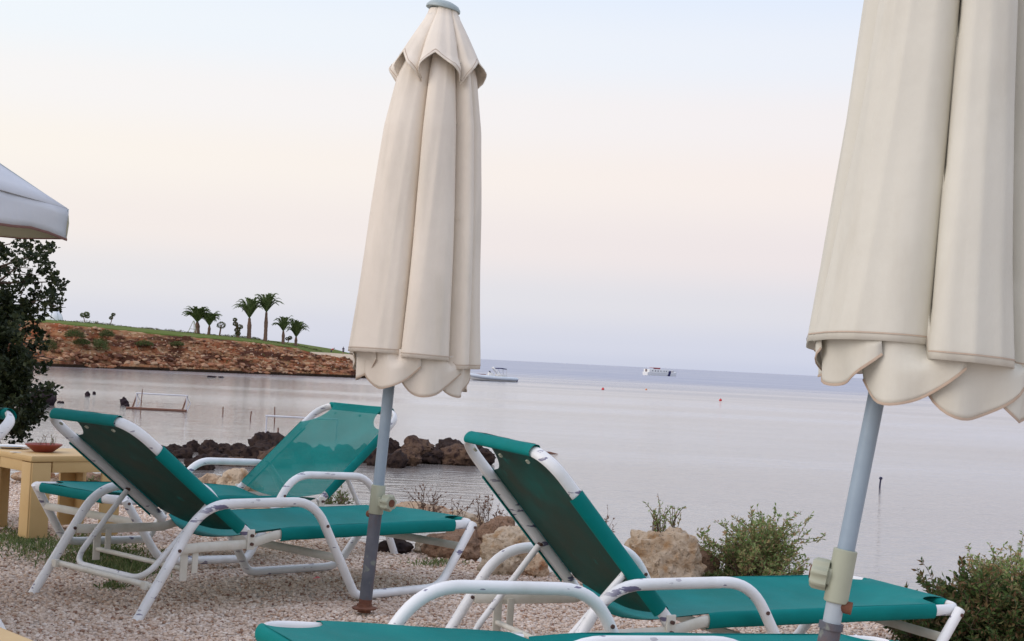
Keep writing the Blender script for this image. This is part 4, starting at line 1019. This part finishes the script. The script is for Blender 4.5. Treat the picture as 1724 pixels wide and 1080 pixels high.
# people out on the point
M['skin'] = mat('skin', (.36, .20, .14), .6); M['hair'] = mat('dark_hair', (.03, .02, .015), .8)
M['red_top'] = mat('red_clothes', (.42, .05, .06), .8); M['navy'] = mat('dark_clothes', (.03, .03, .07), .8)
def person(pos, joints, label, tops, yaw=0, hgt=1.3):
    """joints: dict name -> (x,y,z) in units of standing height; one skinned body"""
    root = empty('person', label, 'person', pos, (0, 0, yaw)); J = {k: Vector(v) * hgt for k, v in joints.items()}
    ed = [('pelvis', 'waist', .058, .052), ('waist', 'chest', .052, .062), ('chest', 'neck', .05, .026), ('neck', 'head', .026, .030)]
    def chain(*pts): 
        return [J[p] if isinstance(p, str) else p for p in pts]
    def blob(m, pts, rad, n=10):
        P = fillet(pts, .05 * hgt, 4) if len(pts) > 2 else pts
        rr = np.interp(np.linspace(0, 1, len(P)), np.linspace(0, 1, len(rad)), rad) * hgt; m.sweep(P, list(map(float, rr)), n=n)
    verts = []; names = ['pelvis', 'waist', 'chest', 'neck', 'head', 'shl', 'ell', 'hal', 'shr', 'elr', 'har', 'hpl', 'knl', 'ftl', 'tol', 'hpr', 'knr', 'ftr', 'tor']
    rad = dict(pelvis=.062, waist=.058, chest=.068, neck=.028, head=.058, shl=.032, ell=.023, hal=.017, shr=.032, elr=.023, har=.017, hpl=.05, knl=.033, ftl=.022, tol=.018, hpr=.05, knr=.033, ftr=.022, tor=.018)
    idx = {n: i for i, n in enumerate(names)}; E = [('pelvis', 'waist'), ('waist', 'chest'), ('chest', 'neck'), ('neck', 'head'), ('chest', 'shl'), ('shl', 'ell'), ('ell', 'hal'), ('chest', 'shr'), ('shr', 'elr'), ('elr', 'har'),
        ('pelvis', 'hpl'), ('hpl', 'knl'), ('knl', 'ftl'), ('ftl', 'tol'), ('pelvis', 'hpr'), ('hpr', 'knr'), ('knr', 'ftr'), ('ftr', 'tor')]
    me = bpy.data.meshes.new('body'); me.from_pydata([J[n] for n in names], [(idx[a], idx[b]) for a, b in E], []); me.materials.append(M['skin'])
    o = link(bpy.data.objects.new('body', me), root); sk = o.modifiers.new('s', 'SKIN')
    for i, n in enumerate(names): me.skin_vertices[0].data[i].radius = (rad[n] * hgt,) * 2
    me.skin_vertices[0].data[0].use_root = True; o.modifiers.new('u', 'SUBSURF').levels = 2; o.modifiers['u'].render_levels = 2
    # clothing: top over the trunk, shorts over hips and thighs
    m = MB(); blob(m, chain('pelvis', 'waist', 'chest', 'neck'), [.078, .074, .086, .045]); 
    for a in 'lr': blob(m, [J['chest'].lerp(J['sh' + a], .5), J['sh' + a], J['sh' + a].lerp(J['el' + a], .6)], [.05, .045, .036])
    m.build('shirt', tops[0], root)
    m = MB(); blob(m, [J['waist'].lerp(J['pelvis'], .6), J['pelvis'] - Vector((0, 0, .01))], [.078, .085])
    for a in 'lr': blob(m, [J['hp' + a], J['hp' + a].lerp(J['kn' + a], .8)], [.066, .052])
    m.build('shorts', tops[1], root)
    h = J['head']; m = MB(); m.lathe([(.05 * hgt, -.02 * hgt), (.064 * hgt, .01 * hgt), (.058 * hgt, .045 * hgt), (.02 * hgt, .068 * hgt)], h + Vector((0, .012 * hgt, 0)), 14); m.build('hair', M['hair'], root)
stand = dict(pelvis=(0, 0, .52), waist=(0, 0, .62), chest=(0, 0, .74), neck=(0, 0, .84), head=(0, -.01, .92), shl=(-.11, 0, .80), ell=(-.15, -.02, .64), hal=(-.13, -.10, .52), shr=(.11, 0, .80), elr=(.16, 0, .64), har=(.15, -.05, .48),
             hpl=(-.055, 0, .50), knl=(-.06, -.02, .27), ftl=(-.06, 0, .035), tol=(-.065, -.09, .02), hpr=(.055, 0, .50), knr=(.07, .01, .27), ftr=(.07, .03, .035), tor=(.08, -.06, .02))
bend = dict(pelvis=(-.08, 0, .50), waist=(-.02, 0, .58), chest=(.10, 0, .64), neck=(.18, 0, .68), head=(.26, 0, .72), shl=(.11, -.10, .66), ell=(.17, -.12, .50), hal=(.27, -.08, .42), shr=(.11, .10, .66), elr=(.20, .12, .55), har=(.30, .08, .52),
            hpl=(-.08, -.055, .48), knl=(0, -.08, .27), ftl=(-.08, -.08, .035), tol=(.01, -.09, .02), hpr=(-.08, .055, .48), knr=(-.14, .06, .26), ftr=(-.22, .06, .035), tor=(-.13, .07, .02))
YP = 250
def ppl(px, py): return at(px, py, YP)
pA, pB = ppl(558.5, 597.5), ppl(577.5, 597.5)
person(pA, bend, 'person in red bending forward on the headland point', (M['red_top'], M['navy']), 0, 1.45)
person(pB, stand, 'person in dark clothes standing upright at the tip of the headland', (M['navy'], M['navy']), .6, 1.32)
zs_ = min(pA.z, pB.z)
mb = MB(); gx = np.linspace(-45, -22, 30); gy = np.linspace(236, 275, 20)
mb.add([(x, y, zs_ - .03 + .08 * noise.noise(Vector((x * .3, y * .3, 0))) - 3.4 * max(0, (x + 25.5) / 3.5) ** 1.5 - 3.2 * max(0, (y - 262) / 13)) for y in gy for x in gx],
       [(j * 30 + i, j * 30 + i + 1, (j + 1) * 30 + i + 1, (j + 1) * 30 + i) for j in range(19) for i in range(29)])
mb.build('terrain', M['sand_path'])['kind'] = 'structure'

# ------------------------------------------------------------------ things in the water
def wp(px, py): Y = 3.5 * FPX / (py - hor(px)); p = at(px, py, Y); p.z = WATER_Z; return p, Y / FPX
M['rust_pipe'] = mat('rusty_pipe', (.13, .06, .045), .9, (.2, .1, .07), 9); M['white_pipe'] = mat('white_pipe', (.62, .62, .66), .5, (.5, .5, .55), 5)
def goal(px0, px1, py, hpx, label, rusty=True):
    a, k = wp(px0, py); b, _ = wp(px1, py + .0502 * (px1 - px0)); root = empty('water_goal', label, 'goal', a); v = b - a; H_ = hpx * k; bk = Vector((-.35, 1.0, 0))
    m = MB(); m.sweep([(0, 0, -.6), (0, 0, H_)], .035, n=8); m.build('post', M['white_pipe'], root)
    m = MB(); m.sweep([v + Vector((0, 0, -.6)), v + Vector((0, 0, H_))], .035, n=8); m.build('post', M['white_pipe'], root)
    m = MB(); m.sweep([Vector((-.05, 0, H_)), v + Vector((.05, 0, H_))], .04, n=8); m.build('crossbar', M['white_pipe'], root)
    if rusty:
        m = MB(); m.sweep([Vector((-.5, -.05, .05)), v + Vector((.05, -.05, .05))], .065, n=8); m.build('float_bar', M['rust_pipe'], root)
        for q in (Vector((0, 0, 0)), v):
            m = MB(); m.sweep([q + Vector((-.28, -.1, -.3)), q + Vector((-.18, -.02, .1)), q + Vector((.02, .05, H_ - .02))], .042, n=8); m.build('brace', M['rust_pipe'], root)
            m = MB(); m.sweep([q + Vector((.03, 0, .02)), q + Vector((.16, .25, .42)), q + Vector((.02, .05, H_ - .1))], .022, n=6); m.build('stay', M['white_pipe'], root)
goal(229, 313, 689, 27, 'rusty floating water goal with a white crossbar in the bay')
goal(447.5, 566, 727, 27, 'pale water goal partly hidden behind the rear lounger backrest', False)
for (px, py, h, lean, lb, w) in ((236.5, 697, 42, .5, 'thin dark stick standing in front of the rusty goal', .022), (375, 698, 13, 0, 'short stake in the open water right of the rusty goal', .03), (421.5, 707, 15, .6, 'short slanting stake midway between the two goals', .03),
                                 (462, 714, 29, -.5, 'tall thin stake next to the post of the pale goal', .026), (467.5, 738, 18, 0, 'short dark stake rising from the tallest breakwater boulder', .03), (1481, 822, 16, .6, 'lone marker stake in the open water right of the leaning umbrella pole', .028)):
    p, k = wp(px, py); root = empty('stake', lb, 'stake', p); m = MB(); m.sweep([(-lean * 2 * k, 0, -.5), (0, 0, 0), (lean * .6 * k, 0, h * k * .5), (lean * 2 * k, 0, h * k)], w, n=8); m.build('rod', M['rust_pipe'] if px < 1000 else M['navy'], root)
    if px > 1000:
        m = MB(); m.lathe([(.02, 0), (.055, .03), (.055, .07), (.02, .1)], (lean * 2 * k, 0, h * k - .03), 14); m.build('tip', M['black'] if 'black' in M else M['navy'], root)
M['buoy_red'] = mat('red_buoy', (.62, .03, .03), .4); M['buoy_orange'] = mat('orange_buoy', (.75, .25, .07), .4)
for (px, py, d, m_, lb) in ((1015, 656.5, 5, 'buoy_red', 'red buoy left of the small orange one in the open water'), (1088, 656.8, 3.4, 'buoy_orange', 'small orange buoy between the two red buoys'), (1213, 675, 5, 'buoy_red', 'red buoy nearest the camera, right of the other buoys')):
    p, k = wp(px, py); r = d * k / 2; root = empty('buoy', lb, 'buoy', p, group='mooring buoys in the bay'); m = MB()
    m.lathe([(r * math.cos(R(a)), r * math.sin(R(a)) + r * .4) for a in (-80, -50, -20, 0, 20, 50, 80)], (0, 0, 0), 18); m.build('float', M[m_], root)
    m = MB(); m.lathe([(r * .18, 1.3 * r), (r * .18, 1.75 * r), (r * .08, 1.8 * r)], (0, 0, 0), 10); m.build('eye', M['bolt'], root)
p, k = wp(922, 763.5); m = MB(); m.sweep([(-.42, 0, 0), (-.15, .03, .03), (.1, 0, .035), (.4, -.02, .0)], [.02, .05, .045, .01], n=8); o = m.build('driftwood', M['rust_pipe']); o.location = p; tag(o, 'small piece of driftwood floating alone on the calm water', 'driftwood')

# inflatable motor boat
M['hyp'] = mat('pale_inflatable_rubber', (.62, .68, .74), .4, (.55, .61, .68), 2); M['gel'] = mat('white_gelcoat', (.78, .78, .76), .3); M['navy_cloth'] = mat('navy_cloth', (.015, .015, .09), .8)
M['black'] = mat('black_rubber', (.02, .02, .03), .5); M['steel'] = mat('steel_tube', (.5, .5, .52), .35, metal=.6); M['seat_tan'] = mat('red_brown_cushion', (.22, .07, .06), .7)
def rib_boat():
    bow, k = wp(786, 639.8); st, k2 = wp(869, 643.6); v = st - bow; Ln = v.length; yaw = math.atan2(v.y, v.x)
    root = empty('motor_boat', 'white inflatable motor boat with a navy sun awning moored beside the umbrella', 'boat', bow, (0, 0, yaw)); L_ = Ln
    m = MB()                                                       # tube collar
    half = [(0.0, 0.02, .98), (.03, .30, .93), (.10, .66, .84), (.2, .92, .74), (.35, 1.08, .62), (.55, 1.12, .55), (.8, 1.12, .52), (.97, 1.10, .50), (1.0, 1.08, .50)]
    for s in (-1, 1): m.sweep([(x * L_, s * y, z) for x, y, z in half], [.12, .2, .26, .28, .28, .28, .28, .26, .1], n=12)
    m.build('inflatable_tube', M['hyp'], root)
    m = MB(); vs = []; secs = [(0.02, .05, .95, .55), (.08, .45, .8, .1), (.2, .8, .7, -.15), (.5, 1.0, .55, -.25), (.97, 1.0, .5, -.25)]
    for x, y, zt, zk in secs: vs += [(x * L_, -y, zt), (x * L_, -y * .8, (zt + zk) / 2 - .1), (x * L_, 0, zk), (x * L_, y * .8, (zt + zk) / 2 - .1), (x * L_, y, zt)]
    fs = [(i * 5 + j, i * 5 + j + 1, (i + 1) * 5 + j + 1, (i + 1) * 5 + j) for i in range(4) for j in range(4)]; fs += [(20, 21, 22, 23, 24), tuple([0, 5, 10, 15, 20, 24, 19, 14, 9, 4])]
    m.add(vs, fs); m.build('hull', M['gel'], root)
    m = MB(); m.box((.3 * L_, 0, .86), (.26 * L_, 1.3, .24), bev=.08); m.box((.18 * L_, 0, .9), (.1 * L_, .8, .14), bev=.05); m.build('foredeck', M['gel'], root)
    m = MB(); m.box((.28 * L_, -.1, 1.02), (.17 * L_, 1.0, .10), bev=.04); m.build('cushion', M['seat_tan'], root)
    m = MB(); m.box((.47 * L_, 0, 1.0), (.09 * L_, .9, .75), bev=.08); m.build('console', M['gel'], root)
    m = MB(); m.box((.455 * L_, 0, 1.5), (.05, .8, .28), Matrix.Rotation(-.5, 3, 'Y'), bev=.02); m.build('windscreen', M['black'], root)
    m = MB(); m.box((.62 * L_, 0, .88), (.08 * L_, 1.2, .5), bev=.06); m.box((.73 * L_, 0, .85), (.09 * L_, 1.4, .45), bev=.06); m.build('seat', M['gel'], root)
    m = MB()                                                       # raked radar arch
    for s in (-1, 1): m.sweep([(.68 * L_, s * .95, .6), (.6 * L_, s * .85, 1.5), (.52 * L_, s * .6, 2.1)], [.09, .08, .07], n=8)
    m.sweep([(.52 * L_, -.6, 2.1), (.52 * L_, .6, 2.1)], .08, n=8); m.lathe([(.16, 0), (.2, .05), (.18, .16), (.05, .22)], (.52 * L_, 0, 2.12), 16); m.build('radar_arch', M['gel'], root)
    m = MB(); m.add([(.56 * L_, -.95, 2.02), (.56 * L_, .95, 2.02), (.66 * L_, -.95, 2.1), (.66 * L_, .95, 2.1), (.76 * L_, -.95, 1.98), (.76 * L_, .95, 1.98)], [(0, 1, 3, 2), (2, 3, 5, 4)])
    aw = m.build('awning', M['navy_cloth'], root); aw.modifiers.new('t', 'SOLIDIFY').thickness = .12
    m = MB()
    for s in (-1, 1):
        m.sweep([(.76 * L_, s * .9, 1.98), (.76 * L_, s * 1.0, .6)], .025, n=6); m.sweep([(.66 * L_, s * .9, 2.05), (.74 * L_, s * 1.0, .6)], .025, n=6)
        m.sweep([(.66 * L_, s * 1, 1.05), (.77 * L_, s * 1, 1.05)], .02, n=6)
    m.build('awning_pole', M['steel'], root)
    m = MB(); m.box((1.01 * L_, 0, .35), (.32, .45, .6), bev=.08); m.build('outboard_motor', M['navy_cloth'], root)
rib_boat()
def ship():
    a, k = wp(1086, 631.8); b, _ = wp(1139, 634.2); v = b - a; Ln = v.length
    root = empty('excursion_boat', 'white passenger boat with a red roof awning and a blue bow stripe near the horizon', 'boat', a, (0, 0, math.atan2(v.y, v.x))); 
    secs = [(0, 1.7, 1.5), (.1, 2.0, 1.4), (.5, 2.1, 1.3), (.75, 1.9, 1.4), (.9, 1.1, 1.7), (1.0, .05, 1.95)]
    m = MB(); vs = []
    for x, y, zt in secs: vs += [(x * Ln - (0 if x < 1 else 0), -y, zt), ((x * .97) * Ln, -y * .8, -.4), ((x * .97) * Ln, y * .8, -.4), (x * Ln, y, zt)]
    fs = [(i * 4 + j, i * 4 + (j + 1) % 4, (i + 1) * 4 + (j + 1) % 4, (i + 1) * 4 + j) for i in range(5) for j in range(4)] + [(0, 1, 2, 3), (20, 23, 22, 21)]
    m.add(vs, fs); m.build('hull', M['gel'], root)
    m = MB(); m.add([(.655 * Ln, -2.06, 2.3), (.72 * Ln, -2.06, 2.3), (.68 * Ln, -2.06, -.1), (.615 * Ln, -2.06, -.1), (.655 * Ln, -1.5, 2.3), (.72 * Ln, -1.5, 2.3), (.68 * Ln, -1.5, -.1), (.615 * Ln, -1.5, -.1)], [(0, 1, 2, 3), (4, 7, 6, 5), (0, 4, 5, 1), (1, 5, 6, 2), (2, 6, 7, 3), (3, 7, 4, 0)]); m.build('stripe', M['navy_cloth'], root)
    m = MB(); m.box((.35 * Ln, 0, 2.1), (.62 * Ln, 3.6, 1.5), bev=.1); c = m.build('cabin', M['gel'], root)
    for i, x in enumerate((.14, .23, .31, .40, .50, .57)):
        m = MB(); m.box((x * Ln, -1.81, 2.1), (.7 if i in (1, 2) else .5, .04, .42), bev=.01); m.build('window', M['black'], c)
    m = MB(); m.box((.3 * Ln, 0, 3.55), (.22 * Ln, 2.6, .12), bev=.04); m.box((.36 * Ln, 0, 3.2), (.12 * Ln, 2.0, .5), bev=.05); m.build('roof_awning', M['red_top'], root)
    m = MB()
    for x in (.2, .3, .4):
        for s in (-1, 1): m.sweep([(x * Ln, s * 1.2, 2.8), (x * Ln, s * 1.2, 3.6)], .04, n=5)
    m.sweep([(.03 * Ln, -1.7, 2.4), (.66 * Ln, -1.7, 2.95)], .03, n=5); m.sweep([(.64 * Ln, 0, 2.7), (.64 * Ln, 0, 4.0)], .05, n=5); m.sweep([(.80 * Ln, -1.2, 2.5), (.98 * Ln, -.2, 2.7)], .04, n=5)
    for x in (.80, .86, .92): m.sweep([(x * Ln, -1.0, 1.5), (x * Ln, -1.0, 2.6)], .035, n=5)
    m.build('railing', M['steel'], root)
    m = MB(); m.box((.845 * Ln, -.1, 2.15), (.9, 1.2, .9), bev=.1); m.build('wheelhouse', M['steel'], root)
    m = MB(); m.sweep([(.02 * Ln, 0, 1.6), (.02 * Ln, 0, 2.9)], .25, n=8); m.build('stern_locker', M['rust_pipe'], root)
ship()

pr = at(534, 975, 6.75); pr.z = ground_z(pr.x, pr.y) + .012; m = MB()
m.add([(-.018, -.01, .002), (.014, -.014, .006), (.020, .006, .001), (.004, .014, .009), (-.016, .010, .003), (0, 0, .012)], [(0, 1, 5), (1, 2, 5), (2, 3, 5), (3, 4, 5), (4, 0, 5)])
o = m.build('scrap', M['buoy_red']); o.location = pr; o['kind'] = 'thing'; tag(o, 'small crumpled red scrap lying on the gravel under the left lounger', 'litter')
